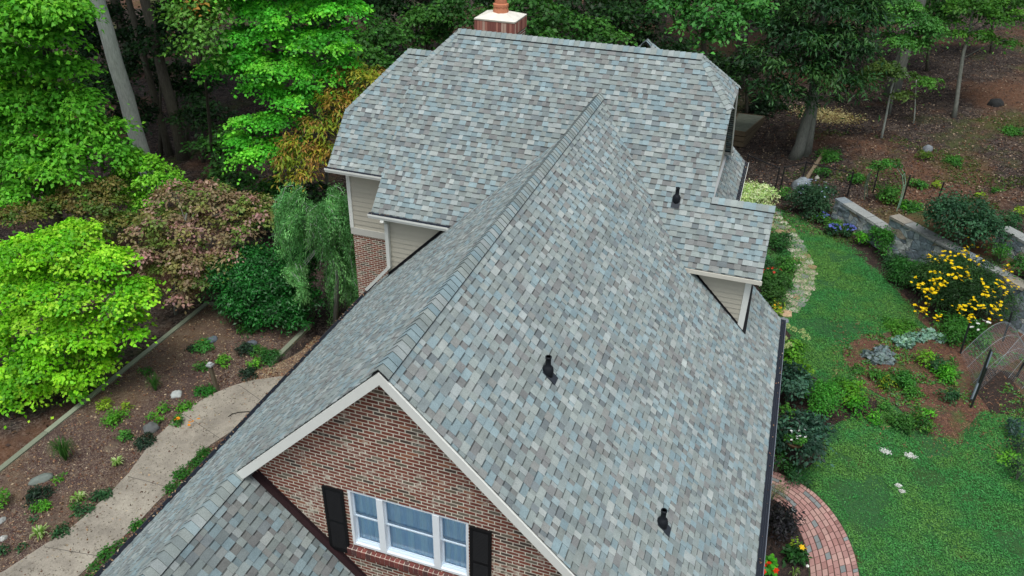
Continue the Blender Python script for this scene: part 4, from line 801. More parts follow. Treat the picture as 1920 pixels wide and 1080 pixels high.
# ---------------------------------------------------------------- shrubs and garden plants
def shrub(name, label, cat, u, v, ru, h, P_, leaf=.09, group=None, dens=1., rs=None, mat=None, flowers=None, asp=.5, shell=.4, **kw):
    """(u, v) is the middle of the plant in the photo, ru its half width in px, h its height in metres"""
    global nleaf
    z0 = float(GP(u, v)[2]); p = W(u, v, z0+h*.5); z0 = float(T(p[0], p[1])); R = ru*depth(p)/F
    g = np.array((p[0], p[1], z0)); t = empty(name, g, label, cat, group); cr = Crown(); rs = rs or max(.1, min(.3, R*.45)); nb = max(1, int(R/.35)+1)
    if nb == 1: cr.pad(g+np.array((0, 0, h*.5)), R*.9, P_, leaf, rs=rs, dens=dens, flat=h*.55/R, layered=.6, asp=asp, shell=shell, **kw)
    else:
        for i in range(nb+2):
            a = i*2.4; o = np.array((math.cos(a), math.sin(a), 0))*R*.5*(i > 0); cr.pad(g+o+np.array((0, 0, h*(.5 if i == 0 else random.uniform(.35, .55)))), R*random.uniform(.48, .62), P_, leaf, rs=rs, dens=dens, flat=min(1.3, h*.42/(R*.55)), layered=.6, asp=asp, shell=shell, **kw)
    cr.build('foliage', mat or LEAF, t); nleaf += cr.count()
    m = MB()
    for i in range(5): a = i*1.26; e = g+np.array((math.cos(a)*R*.4, math.sin(a)*R*.4, h*.6)); m.tube([g-np.array((0, 0, .03)), (g+e)/2+np.array((0, 0, h*.1)), e], [.012, .01, .006], 4, (.2, .16, .1))
    m.build('stems', BMID, t)
    if flowers:
        col, n, sz, spots = flowers; V_ = []; C_ = []
        for i in range(n):
            if spots: q = W(*spots[i % len(spots)], z0+h*.95)+rng.normal(size=3)*np.array((.09, .09, .07))
            else: a = rng.random()*6.28; r_ = R*math.sqrt(rng.random())*.9; q = g+np.array((math.cos(a)*r_, math.sin(a)*r_, h*(1.05-.35*(r_/R)**2)))
            k_ = 6; TL = rng.normal(size=3)*.6; szz = sz*random.uniform(.65, 1.2)
            for j in range(k_):
                a = j*6.283/k_; d = np.array((math.cos(a), math.sin(a), .15-(TL[0]*math.cos(a)+TL[1]*math.sin(a))*.6)); d /= np.linalg.norm(d); nr = TL+np.array((0, 0, 1.)); nr = nr-d*(nr@d); nr /= np.linalg.norm(nr)
                V_.append(leafquads(q[None], nr[None], d[None], np.array([szz]), .7)); C_.append(np.array(col)*random.uniform(.85, 1.15))
        quadmesh('flowers', np.concatenate(V_), np.clip(np.array(C_), 0, .95), PETAL, t)
    return t
def tuft(name, label, cat, u, v, ru, h, P_, n=40, w=.02, group=None, z=None):
    g = GP(u, v+ru*.3); R = ru*depth(g)/F; V_ = []; C_ = []
    for i in range(n):
        a = rng.random()*6.283; out = R*rng.uniform(.35, 1.); hh = h*rng.uniform(.6, 1.1); d = np.array((math.cos(a), math.sin(a), 0)); s = np.array((-d[1], d[0], 0))*w/2; c = np.array(P_[rng.integers(len(P_))])*rng.uniform(.8, 1.2)
        p0 = g+d*R*.08*rng.random(); p1 = p0+d*out*.4+np.array((0, 0, hh*.8)); p2 = p0+d*out*.8+np.array((0, 0, hh)); p3 = p0+d*out*1.05+np.array((0, 0, hh*.6))
        for a_, b_, wa, wb in ((p0, p1, 1, 1), (p1, p2, 1, .8), (p2, p3, .8, .15)): V_.append(np.array([a_-s*wa, a_+s*wa, b_+s*wb, b_-s*wb])); C_.append(c)
    return quadmesh(name, np.concatenate(V_), np.array(C_), LEAF, label=label, cat=cat, group=group)
G1 = pal((62, 120, 44), (52, 104, 40), (78, 136, 52)); G2 = pal((84, 150, 40), (102, 166, 50), (72, 134, 38)); G3 = pal((46, 90, 52), (40, 78, 46), (58, 100, 58)); GY = pal((150, 180, 50), (130, 165, 45)); GD2 = pal((38, 62, 44), (34, 54, 42), (48, 72, 52))
# left bed
for a in (('bright lime perennial clump right of the lamp post', 420, 677, 15, .3, G2), ('green marigold clump in front of a grey rock', 381, 648, 17, .3, pal((70, 140, 60), (80, 150, 66))), ('dark heuchera clump left of the marigold', 362, 651, 11, .18, GD2),
          ('wispy green seedling below the back timber', 463, 613, 16, .3, G1), ('dark blue green clump with a grey stone', 461, 655, 20, .25, GD2), ('mid green clump beside the dark blue green one', 483, 657, 14, .25, G1), ('deep green spreading plant at the right timber', 508, 669, 20, .25, pal((44, 96, 40), (52, 104, 46))),
          ('lime green plant near the right end of the timber', 478, 681, 13, .3, G2), ('dark clump at the top edge of the concrete path', 464, 701, 17, .2, GD2), ('dull green seedling left of the lamp post', 379, 685, 12, .25, G1), ('low green mat where the path curves', 381, 735, 20, .12, pal((50, 120, 40), (44, 106, 38))),
          ('green mat in the bed edge by the concrete path', 346, 760, 15, .15, G2), ('bright green sprig above the round dark rock', 305, 766, 10, .25, G2), ('green sprig left of the path flowers', 283, 780, 8, .2, G2), ('green sprig just above the round rock', 298, 788, 8, .22, G2), ('dark leafy clump under the round rock', 271, 826, 20, .18, GD2),
          ('lime leaved young hydrangea in the middle of the bed', 213, 782, 20, .3, G2), ('lime sprig at the top of the middle bed', 197, 758, 14, .22, GY), ('lime seedling left of the grass clump', 238, 762, 9, .2, GY), ('fine leaved green plant in the middle bed', 231, 817, 13, .25, G1), ('small green plant at the timber edge', 271, 695, 10, .2, G1), ('dark ferny clump below the slanted grey rock', 72, 928, 26, .16, GD2),
          ('bright mounded perennial below the slanted rock', 76, 948, 16, .22, G2), ('bright green bush at the left photo edge', 0, 938, 18, .45, G2), ('dark green creeping mat on the path edge, upper', 190, 929, 19, .12, G3), ('dark green creeping mat on the path edge, middle', 157, 957, 16, .12, G3), ('creeping green patch on the path edge near the striped tuft', 115, 995, 16, .14, G3),
          ('tiny green sprout low in the left bed', 43, 1022, 8, .12, G3), ('blue green plant at the bottom left edge', 4, 1033, 10, .2, G3), ('small green sprout above the striped clump', 64, 972, 7, .1, G3), ('small green sprig beside the grass clump', 110, 895, 8, .15, G2), ('small low sprig between path and rock', 146, 945, 9, .12, G1)):
    shrub('garden_plant', a[0], 'plant', *a[1:5], a[5], leaf=.075, group='perennials in the left mulch bed')
for a in (('long green strip of plants between path and left eave, upper end', 375, 857, 22, .2), ('green plants between path and left eave, middle', 345, 885, 18, .2), ('small green clump between path and left eave', 325, 915, 14, .2), ('green seedlings near the pale leaves by the eave', 262, 985, 16, .15), ('green leafy clump between path and eave near the bottom', 203, 1040, 18, .25), ('leafy plant between path and eave at the very bottom', 180, 1068, 18, .25), ('small clump by the eave above the bottom pair', 225, 1022, 12, .2)):
    shrub('garden_plant', a[0], 'plant', *a[1:], pal((58, 116, 40), (48, 100, 36)), leaf=.075, group='plants between path and eave')
tuft('grass_clump', 'tall upright grass clump in the left bed', 'grass', 124, 855, 26, .65, pal((72, 120, 50), (60, 104, 46)), 160, .012); tuft('grass_clump', 'thin grass clump near the pale rock', 'grass', 292, 727, 18, .5, pal((70, 124, 50), (58, 104, 44)), 90, .012)
VG = pal((190, 205, 150), (120, 165, 70), (150, 185, 100))
for lb, u, v, r in (('striped spider plant clump in the middle of the left bed', 222, 868, 14), ('striped spider plant clump beside the path edge mats', 150, 934, 17), ('striped spider plant clump lowest in the left bed', 76, 998, 22)): tuft('striped_lily_turf', lb, 'plant', u, v, r, .22, VG, 46, .03, group='striped plants in the left bed')
shrub('marigold_plant', 'orange flowered plant leaning over the concrete path', 'plant', 338, 787, 13, .25, G1, leaf=.06, flowers=(lin((235, 150, 20)), 8, .06, [(340, 789), (348, 794), (353, 787), (356, 785)]))
shrub('marigold_plant', 'single orange bloom plant by the grey rock in the bed', 'plant', 381, 640, 5, .3, G1, leaf=.05, flowers=(lin((235, 150, 20)), 2, .05, [(381, 641)]))
def rock(label, u, v, ru, h, col, dark=0, rot=0., sx=1.):
    g = GP(u, v); R = ru*depth(g)/F; import bmesh as B; bm = B.new(); B.ops.create_icosphere(bm, subdivisions=3, radius=1.)
    s0 = random.random()*50; ca, sa = math.cos(rot), math.sin(rot)
    for q in bm.verts:
        n_ = noise.noise(q.co*1.6+Vector((s0, 0, 0)))*.35+noise.noise(q.co*4+Vector((s0, 5, 0)))*.10; c = q.co*(1+n_); x, y = c.x*R*sx, c.y*R/sx
        q.co = (x*ca-y*sa, x*sa+y*ca, max(-.3, c.z)*h*.7)
    m = MB(); bm.verts.ensure_lookup_table(); m.add([np.array(q.co)+g for q in bm.verts], [tuple(w.index for w in f.verts) for f in bm.faces], lin(col)); bm.free()
    return m.build('rock', ROCK, smooth=True, label=label, cat='rock')
rock('pale grey rock above the path curve', 331, 740, 11, .14, (168, 172, 170)); rock('round dark grey rock beside the path flowers', 284, 804, 14, .25, (98, 100, 100)); rock('large slanted grey slab rock in the lower left bed', 78, 899, 15, .16, (112, 120, 114), rot=.9, sx=1.4)
rock('blue grey stone behind the marigold clump', 398, 638, 10, .16, (98, 108, 118)); rock('blue grey stone in the dark clump of the bed', 472, 645, 10, .14, (92, 98, 106)); rock('pale stone at the left photo edge of the bed', 3, 977, 8, .12, (150, 152, 150)); rock('small white stone low in the left bed', 6, 1010, 7, .1, (165, 165, 160))
rock('big pale boulder between the metal gate posts and stone wall', 1503, 353, 17, .7, (132, 140, 146)); rock('small white stone beyond the metal fence', 1532, 334, 4, .2, (220, 215, 205)); rock('grey boulder with a plant on the hillside', 1738, 283, 8, .45, (120, 124, 130)); rock('dark rotting stump on the right hillside', 1866, 197, 11, .5, (50, 50, 50), sx=1.2)
for u, v, c, lb in ((1514, 1062, (230, 228, 222), 'white pebble at the brick path edge, nearest the bottom'), (1514, 1041, (225, 222, 215), 'white pebble at the brick path edge, upper one')): rock(lb, u, v, 3.5, .06, c)
# timber edging of the raised bed
m = MB(); TW = lin((128, 134, 116))
def timber(p0, p1, lb, h=.16, w=.16, top=.05):
    m = MB(); p0 = np.array(p0, float); p1 = np.array(p1, float); n = max(1, round(np.linalg.norm(p1-p0)/2.4))
    for i in range(n):
        a = p0+(p1-p0)*(i+.004)/n; b = p0+(p1-p0)*(i+.996)/n; c = TW*random.uniform(.85, 1.15); 
        for k_ in range(h[1] if isinstance(h, tuple) else 1): m.beam((*a[:2], top-.08-k_*.16), (*b[:2], top-.08-k_*.16), w, .155, col=c*(1 if k_ == 0 else .8))
    return m.build('timber_edging', WOOD, label=lb, cat='edging', group='timber edging of the raised bed')
timber((-12.85, -5), (-12.85, 11.46), 'long left timber edging beside the wood', (0, 3)); timber((-12.75, 11.43), (-9.02, 11.43), 'back timber edging under the laurel', (0, 3)); timber((-8.92, 11.5), (-8.92, 9.15), 'short right timber edging above the leafy strip', (0, 3))
# path lamp, pot, hose
g = GP(408, 733); m = MB(); t = empty('path_lamp', g, 'weathered post with a small metal light on top in the left bed', 'lamp'); tp = g+np.array((-.12, .05, .85)); m.beam(g-np.array((0, 0, .1)), tp, .1, .09, up=(0, 1, 0), col=lin((96, 88, 74))); m.build('post', WOOD, t)
m = MB(); m.box(tp+np.array((-.09, -.08, 0)), tp+np.array((.09, .08, .05)), lin((150, 155, 155))); m.box(tp+np.array((-.05, -.05, .05)), tp+np.array((.05, .05, .10)), lin((180, 185, 185))); m.build('light_head', METAL, t)
g = GP(524, 603); t = empty('flower_pot', g, 'terracotta pot with a lime plant under the laurel', 'pot'); m = MB(); m.tube([g+np.array((0, 0, h)) for h in (0, .2, .2, .25, .25, .2)], [.10, .14, .16, .16, .13, .12], 16, lin((150, 92, 66))); m.build('pot', TERRA, t)
cr = Crown(); cr.pad(g+np.array((0, 0, .45)), .2, G2, .08, rs=.12, flat=1.); cr.build('plant', LEAF, t)
p = [W(*q, .05) for q in ((428, 781), (436, 776), (448, 773), (462, 772), (480, 772), (520, 775))]; m = MB(); m.tube(p, .012, 6, (.012, .012, .012)); m.build('hose', DARK, label='thin black hose end on the concrete path', cat='hose')
# ---------------------------------------------------------------- right garden
shrub('variegated_shrub', 'round pale yellow green variegated shrub beside the right eave', 'shrub', 1417, 372, 42, 1.8, G_VAR, leaf=.09, dens=1.2, rs=.22)
shrub('shrub', 'dark flowering shrub with tiny pale blooms below the metal fence', 'shrub', 1525, 372, 42, 1.5, pal((46, 80, 54), (38, 68, 46), (56, 92, 60)), leaf=.1, flowers=(lin((150, 160, 190)), 26, .04, None), rs=.3)
shrub('shrub', 'small green clump left of the dark flowering shrub', 'shrub', 1474, 362, 12, .5, G1, leaf=.08)
shrub('catmint_plant', 'blue flowered clump nearest the dark flowering shrub', 'plant', 1540, 409, 14, .5, G1, leaf=.08, flowers=(lin((105, 115, 190)), 16, .06, None)); shrub('catmint_plant', 'green plant with blue sprigs along the lawn edge, middle', 'plant', 1562, 421, 16, .5, pal((80, 130, 50), (66, 116, 44)), leaf=.08)
shrub('catmint_plant', 'blue flowered clump at the foot of the stone wall, left of pair', 'plant', 1563, 432, 14, .5, G3, leaf=.07, flowers=(lin((100, 110, 190)), 30, .06, None)); shrub('catmint_plant', 'blue flowered clump at the foot of the stone wall, right of pair', 'plant', 1590, 433, 14, .5, G3, leaf=.07, flowers=(lin((100, 110, 190)), 30, .06, None))
shrub('shrub', 'bright green low shrub right of the blue flowers', 'shrub', 1614, 447, 16, .6, G_BR, leaf=.08); shrub('shrub', 'upright green shrub at the step of the stone wall', 'shrub', 1655, 447, 28, 1.3, pal((56, 118, 40), (46, 102, 36), (66, 130, 46)), leaf=.09, rs=.25)
shrub('shrub', 'large dark shrub on top of the stone wall', 'shrub', 1812, 412, 66, 1.9, pal((48, 86, 58), (40, 74, 50), (60, 100, 68)), leaf=.13, rs=.4); shrub('shrub', 'dark shrub arm reaching down over the stone wall', 'shrub', 1790, 458, 36, .9, G3, leaf=.12, rs=.3)
shrub('shrub', 'green clump right of the large dark wall shrub', 'shrub', 1896, 412, 22, .6, G3, leaf=.1); shrub('shrub', 'ferny green clump beside the farthest stone wall end', 'shrub', 1878, 470, 20, .8, G1, leaf=.11, asp=.25)
shrub('shrub', 'deep green mounded shrub left of the yellow flowers', 'shrub', 1714, 512, 40, .9, pal((50, 106, 44), (44, 94, 40), (60, 118, 50)), leaf=.08, rs=.25); shrub('shrub', 'dark low plants in the wall bed shade', 'shrub', 1680, 492, 28, .5, G3, leaf=.08)
fs = [(1746, 480), (1757, 488), (1752, 510), (1755, 528), (1762, 535), (1750, 525), (1775, 488), (1778, 476), (1783, 494), (1800, 475), (1808, 470), (1790, 516), (1795, 522), (1806, 503), (1815, 518), (1748, 548), (1756, 552), (1745, 545), (1726, 532), (1720, 528), (1735, 545), (1770, 536), (1812, 573), (1805, 577), (1822, 562), (1838, 575), (1798, 576), (1850, 552), (1856, 548), (1875, 530), (1885, 526), (1880, 535), (1892, 546), (1900, 540), (1868, 582), (1873, 572), (1870, 590), (1730, 578), (1728, 582), (1818, 598), (1817, 590), (1758, 594), (1832, 480), (1828, 493), (1842, 455), (1825, 452), (1886, 500), (1888, 505), (1848, 534), (1738, 562), (1790, 500), (1768, 478)]
shrub('sunflower_shrub', 'tall loose bush covered in yellow daisy flowers', 'shrub', 1808, 532, 84, 2.0, pal((44, 78, 36), (36, 64, 32), (58, 94, 42)), leaf=.12, rs=.4, dens=.9, asp=.25, flowers=(lin((240, 205, 12)), 300, .062, fs))
shrub('shrub', 'fresh green feathery plant below the yellow flowers', 'shrub', 1790, 612, 38, .8, pal((56, 112, 42), (66, 124, 46)), leaf=.08, rs=.25); shrub('shrub', 'white flowered plant under the wire netting', 'shrub', 1838, 622, 26, .7, G1, leaf=.08, flowers=(lin((235, 235, 235)), 7, .07, None))
shrub('shrub', 'dark green plants at the right photo edge beyond the netting', 'shrub', 1905, 565, 34, 1., G1, leaf=.1, rs=.3)
# side bed between eave and flagstones
for lb, u, v, r, h, P_, fl in (('dark green shrub just below the dormer eave end', 1462, 450, 24, .8, pal((50, 98, 46), (42, 84, 42)), None), ('bushy green plant beside the flagstone path, middle', 1478, 492, 20, .7, G1, None), ('green plants with red flowers beside the dormer eave', 1450, 525, 34, .7, pal((52, 92, 40), (62, 108, 44)), (lin((190, 60, 40)), 14, .06, None)),
                               ('shrub at the lower end of the side bed', 1452, 562, 26, .7, pal((54, 90, 40), (64, 104, 44)), None), ('yellow flowered plant where the flagstones end', 1456, 582, 12, .5, GY, (lin((225, 170, 40)), 6, .07, None)), ('dark plant mass close under the dormer eave', 1432, 500, 18, .8, G3, None)):
    shrub('shrub', lb, 'shrub', u, v, r, h, P_, leaf=.085, rs=.22, group='plants of the side bed', flowers=fl)
# hydrangea
t = shrub('hydrangea_shrub', 'hydrangea with pale green round heads at the gutter corner', 'shrub', 1484, 660, 26, 1.0, pal((84, 142, 40), (70, 126, 38), (98, 154, 46)), leaf=.13, rs=.25, asp=.6)
for u, v, r in ((1511, 633, .13), (1504, 622, .11), (1488, 618, .10), (1476, 612, .10), (1472, 634, .07), (1474, 650, .07), (1480, 646, .07)):
    cr = Crown(); c = W(u, v, .95); d = unit(rng.normal(size=(90, 3))); d[:, 2] = abs(d[:, 2]); cr.V.append(leaves(c+d*r*.8, np.full(90, .05), .4, d)); cr.C.append(lin((168, 182, 118))[None]*(1+.1*rng.normal(size=(90, 1)))*np.ones((90, 3))); cr.build('flower_head', PETAL, t)
shrub('shrub', 'yellow green shrub between hydrangea and dark camellia', 'shrub', 1500, 700, 26, .8, pal((96, 144, 36), (80, 128, 36), (112, 156, 42)), leaf=.09, rs=.2)
shrub('camellia_shrub', 'dark blue green camellia against the gutter, upper one', 'shrub', 1484, 714, 42, 1.7, G_CAM, leaf=.12, rs=.3, dens=1.2); shrub('camellia_shrub', 'largest dark blue green camellia beside the lawn', 'shrub', 1508, 826, 62, 1.8, G_CAM, leaf=.12, rs=.32, dens=1.25)
shrub('shrub', 'bright green feathery shrub right of the camellias', 'shrub', 1543, 745, 42, .9, pal((64, 138, 44), (54, 120, 40), (76, 148, 50)), leaf=.08, rs=.25); shrub('shrub', 'yellow green plants at the bed corner by the soil patch', 'shrub', 1602, 735, 26, .6, pal((84, 146, 36), (98, 156, 42), (66, 126, 36)), leaf=.09, rs=.2)
shrub('shrub', 'lime green clump at the upper end of the planted row', 'shrub', 1613, 762, 22, .5, G_BR, leaf=.09, rs=.2); shrub('shrub', 'round green shrub close under the gutter by the brick path', 'shrub', 1459, 862, 20, .9, pal((50, 100, 40), (42, 88, 38)), leaf=.08, rs=.22); shrub('shrub', 'dark creeping plants at the top of the brick path', 'shrub', 1495, 890, 22, .35, G3, leaf=.08, rs=.2)
shrub('shrub', 'light green leafy plant between gutter and large camellia', 'shrub', 1474, 790, 16, 1.7, pal((72, 128, 44), (60, 112, 40)), leaf=.09, rs=.2); shrub('shrub', 'small light green plant in the gap beside the gutter', 'shrub', 1460, 808, 10, 1.3, G1, leaf=.08)
g = GP(1490, 838); t = empty('hanging_basket', g, 'basket of white flowers on a dark pole in front of the camellia', 'basket'); m = MB(); c = W(1490, 828, 1.1); fo = np.array((c[0], c[1], 0.)); m.tube([fo, fo+np.array((0, 0, 1.75)), fo+np.array((-.12, 0, 1.85)), fo+np.array((-.2, 0, 1.7))], .015, 6, (.02, .02, .02)); m.build('pole', METAL, t)
m = MB(); m.tube([c+np.array((0, 0, h)) for h in (-.16, -.1, 0, .03)], [.08, .17, .24, .25], 14, lin((92, 74, 56))); m.build('basket', WOOD, t); cr = Crown(); cr.pad(c+np.array((0, 0, .12)), .24, G1, .07, rs=.12, flat=.7); cr.build('foliage', LEAF, t)
cr = Crown(); n = 16; P = c+np.array((0, 0, .28))+rng.normal(size=(n, 3))*np.array((.15, .15, .06)); cr.V.append(leaves(P, np.full(n, .07), .3, None, asp=1.)); cr.C.append(np.full((n, 3), .8)); cr.build('flowers', PETAL, t)
shrub('barberry_shrub', 'near black purple spreading shrub inside the brick path curve', 'shrub', 1462, 975, 38, 1.0, G_PUR, leaf=.1, rs=.26, dens=1.2, asp=.35); shrub('grass_plant', 'thin pale feathery plant above the dark purple shrub', 'plant', 1450, 922, 20, .6, pal((110, 120, 80), (90, 110, 66)), leaf=.08, asp=.12, dens=.7)
shrub('hosta_plant', 'dark leafy plant inside the brick path near the bottom', 'plant', 1494, 1042, 18, .35, pal((44, 92, 38), (38, 80, 36)), leaf=.14, asp=.5); shrub('perennial_plant', 'yellow green sprig with a yellow flower inside the brick path', 'plant', 1494, 1022, 10, .35, GY, leaf=.07, flowers=(lin((235, 190, 30)), 2, .07, [(1501, 1021)]))
shrub('nasturtium_plant', 'round leaved plant with red orange flowers at the gutter bottom', 'plant', 1432, 1055, 17, .5, G_BR, leaf=.13, asp=.95, dens=.8, flowers=(lin((225, 60, 20)), 4, .07, [(1428, 1059), (1446, 1060)])); tuft('grass_clump', 'spiky pale blades at the bottom beside the brick path', 'grass', 1487, 1078, 14, .3, VG, 12, .02)
# vegetable patch
for i, (u, v, r) in enumerate(((1690, 640, 11), (1705, 634, 10), (1725, 632, 9), (1744, 626, 10), (1762, 633, 8), (1698, 646, 8), (1652, 660, 12), (1632, 668, 10), (1664, 670, 12), (1642, 674, 8))):
    lb = ['leftmost blue green cabbage of the upper row', 'second blue green cabbage of the upper row', 'middle blue green cabbage of the upper row', 'largest blue green cabbage of the upper row', 'rightmost blue green cabbage of the upper row', 'small cabbage tucked below the upper row', 'blue grey cabbage in the middle of the red soil, topmost', 'blue grey cabbage in the middle of the soil, left end', 'blue grey cabbage in the middle of the soil, right end', 'smallest blue grey cabbage of the middle group'][i]
    shrub('cabbage_plant', lb, 'plant', u, v, r, .2, G_BL if i < 6 else pal((128, 142, 146), (108, 126, 128)), leaf=.15, asp=.85, dens=.35, group='cabbages in the vegetable patch')
for lb, u, v, r, h, P_ in (('yellow green pepper plant in the soil patch', 1738, 672, 16, .5, pal((96, 156, 36), (110, 166, 44))), ('dark green vegetable plant between lime and bright ones', 1756, 682, 16, .45, G3), ('bright green vegetable plant in the soil patch', 1776, 698, 22, .4, G_BR), ('left plant of the long vegetable row', 1645, 702, 16, .35, G1), ('yellow spotted plant of the long vegetable row', 1665, 715, 18, .35, pal((62, 112, 40), (130, 150, 40), (56, 100, 38))), ('right plant of the long vegetable row', 1700, 712, 24, .4, pal((60, 122, 44), (50, 106, 40))), ('low plant at the right end of the long row', 1712, 735, 16, .3, G1),
                     ('small green clump by the netting foot', 1777, 742, 18, .35, G3), ('feathery mound at the lawn edge, left part', 1690, 790, 26, .4, pal((56, 104, 42), (66, 116, 46))), ('feathery mound at the lawn edge, right part', 1725, 790, 22, .4, pal((50, 98, 40), (84, 134, 44))), ('lime sprigs at the lower edge of the soil patch', 1740, 778, 12, .3, G_BR), ('pale seedlings left edge of the soil patch', 1605, 690, 12, .2, G1), ('pale seedling patch low in the soil', 1660, 762, 12, .2, G1), ('bright green clump between lawn and soil patch', 1640, 782, 12, .35, G_BR), ('weedy green mat at the upper left of the soil', 1580, 715, 14, .2, G1), ('lime weeds along the upper edge of the soil', 1690, 618, 34, .15, pal((74, 132, 46), (86, 142, 50)))):
    shrub('vegetable_plant', lb, 'plant', u, v, r, h, P_, leaf=.085, group='plants in the vegetable patch')
for lb, u, v, r, h, P_ in (('blue grey spiky plant at the right photo edge', 1908, 805, 18, .5, pal((64, 92, 84), (54, 80, 74))), ('dark plant at the right photo edge above the lime one', 1912, 838, 14, .5, GD2), ('lime green plant at the right photo edge', 1898, 858, 14, .4, G2), ('dark shrub lowest at the right photo edge', 1912, 885, 16, .6, GD2)): shrub('shrub', lb, 'shrub', u, v, r, h, P_, leaf=.09, rs=.2, group='plants at the right edge')
for i, (u, v, r) in enumerate(((1660, 848, 11), (1706, 856, 12), (1684, 912, 5), (1690, 923, 5))):
    g = GP(u, v); R = r*depth(g)/F; n = 260; P = g+np.stack([rng.normal(size=n)*R*.42, rng.normal(size=n)*R*.3, .03+.02*rng.random(n)], 1); cr = Crown(); cr.V.append(leaves(P, np.full(n, .035), .6, None, asp=.9)); cr.C.append(np.full((n, 3), .72)*(1+.08*rng.normal(size=(n, 1))))
    quadmesh('white_residue', np.concatenate(cr.V), np.clip(np.concatenate(cr.C), 0, .9), PETAL, label=['left of the two larger white dusted patches on the lawn', 'right of the two larger white dusted patches on the lawn', 'upper small white spot in the middle of the lawn', 'lower small white spot in the middle of the lawn'][i], cat='white patch')
# hillside plants
for lb, u, v, r, h, P_ in (('lime grass tuft left of the hillside rods', 1757, 345, 8, .35, GY), ('lime grass tuft in the middle of the orange slope', 1840, 366, 9, .35, GY), ('lime grass tuft at the right photo edge of the slope', 1915, 396, 9, .35, GY), ('small green shrub under the hillside boulder', 1733, 290, 14, .4, pal((86, 116, 36), (70, 100, 34))), ('green mound behind the metal fence', 1543, 318, 14, .5, pal((56, 120, 40), (48, 104, 38))), ('green weeds by the arbour foot, right', 1712, 388, 22, .35, G1), ('green plant growing inside the arbour', 1665, 360, 22, .7, G1), ('yellowish plant low inside the arbour', 1672, 375, 14, .4, pal((90, 120, 44), (74, 104, 40))), ('green weeds left of the arbour', 1608, 330, 16, .4, G1), ('weeds between the hillside rods', 1724, 345, 16, .3, G1), ('small weed right of the lime tufts', 1872, 358, 10, .25, G1), ('lime green vegetables above the stone wall', 1700, 384, 14, .25, G_BR), ('low green weeds on the upper slope', 1900, 245, 20, .2, G1), ('low weeds behind the timber on the slope', 1560, 290, 24, .2, G1), ('low weeds in the middle of the slope', 1790, 300, 20, .2, G1)):
    shrub('hillside_plant', lb, 'plant', u, v, r, h, P_, leaf=.1, group='plants on the right hillside', dens=.9)
# stone walls
def swall(p0, p1, h, lb, zb=-.1, t=.42):
    g = empty('stone_wall', (p0[0], p0[1], 0), lb, 'wall', 'stone retaining walls'); a, b = np.array(p0[:2]), np.array(p1[:2]); d = (b-a)/np.linalg.norm(b-a); nn = np.array((-d[1], d[0])); nn = nn if nn@WN > 0 else -nn
    m = MB(); L = np.linalg.norm(b-a); n = int(L/.25)
    def P(s, o, z): q = a+d*s+nn*o; return (q[0], q[1], z)
    fr = [[P(L*i/n, noise.noise(Vector((i*.9, j*1.3, a[0])))*.07-.02, zb+(h-zb)*j/5) for j in range(6)] for i in range(n+1)]
    for i in range(n):
        for j in range(5): m.quad(fr[i][j], fr[i+1][j], fr[i+1][j+1], fr[i][j+1])
    m.quad(P(0, 0, zb), P(0, 0, h), P(0, t, h), P(0, t, zb)); m.quad(P(L, 0, zb), P(L, 0, h), P(L, t, h), P(L, t, zb)); m.quad(P(0, t, zb), P(L, t, zb), P(L, t, h), P(0, t, h)); m.build('wall_body', STONE, g)
    m = MB(); s = 0
    while s < L:
        w = random.uniform(.5, .9); e = min(L, s+w); o = random.uniform(-.09, -.04); z = h+random.uniform(-.004, .012); m.hexa([P(s+.01, o, h-.02), P(e-.01, o+random.uniform(-.03, .03), h-.02), P(e-.01, t, h-.02), P(s+.01, t, h-.02), P(s+.01, o, z+.07), P(e-.01, o, z+.07), P(e-.01, t, z+.07), P(s+.01, t, z+.07)], lin(random.choice([(136, 142, 146), (144, 146, 144), (124, 132, 138), (140, 134, 124)]))); s = e
    m.build('cap_stones', ROCK, g)
swall((7.42, 26.2), (9.3, 23.75), .85, 'lower left section of the fieldstone retaining wall'); swall((9.28, 23.85), (13.6, 19.1), 1.45, 'long higher section of the fieldstone wall behind the yellow flowers'); swall((12.7, 22.7), (14.6, 20.3), 2.1, 'short farthest piece of fieldstone wall at the right edge')
# metal fence, rods, arbour, netting
t = empty('metal_fence', GP(1460, 358), 'thin black metal fence with gate posts beyond the pale shrub', 'fence')
def vpost(u, v, h, r=.022): g = GP(u, v); return g, g+np.array((0, 0, h))
FP = [(1396, 330, 1.1), (1452, 362, 1.25), (1461, 363, 1.3), (1503, 344, 1.1), (1588, 370, 1.2)]
tops = []
for u, v, h in FP:
    a, b = vpost(u, v, h); m = MB(); m.beam(a-np.array((0, 0, .2)), b, .06, .06, up=(0, 1, 0), col=(.01, .01, .012)); m.build('post', METAL, t); tops.append((a, b))
for i in (0, 2, 3):
    (a, b), (c, d) = tops[i], tops[i+1]; m = MB(); m.beam(b-np.array((0, 0, .06)), d-np.array((0, 0, .06)), .035, .035, col=(.01, .01, .012)); m.build('rail', METAL, t)
    m = MB(); z = np.array((0, 0, 1.)); k_ = 14
    for j in range(1, k_): f = j/k_; m.tube([a+(c-a)*f, b+(d-b)*f-z*.06], .002, 3, (.03, .03, .03))
    for j in range(1, 8): m.tube([a+(b-a)*j/9, c+(d-c)*j/9], .002, 3, (.03, .03, .03))
    m.build('wire_mesh', METAL, t)
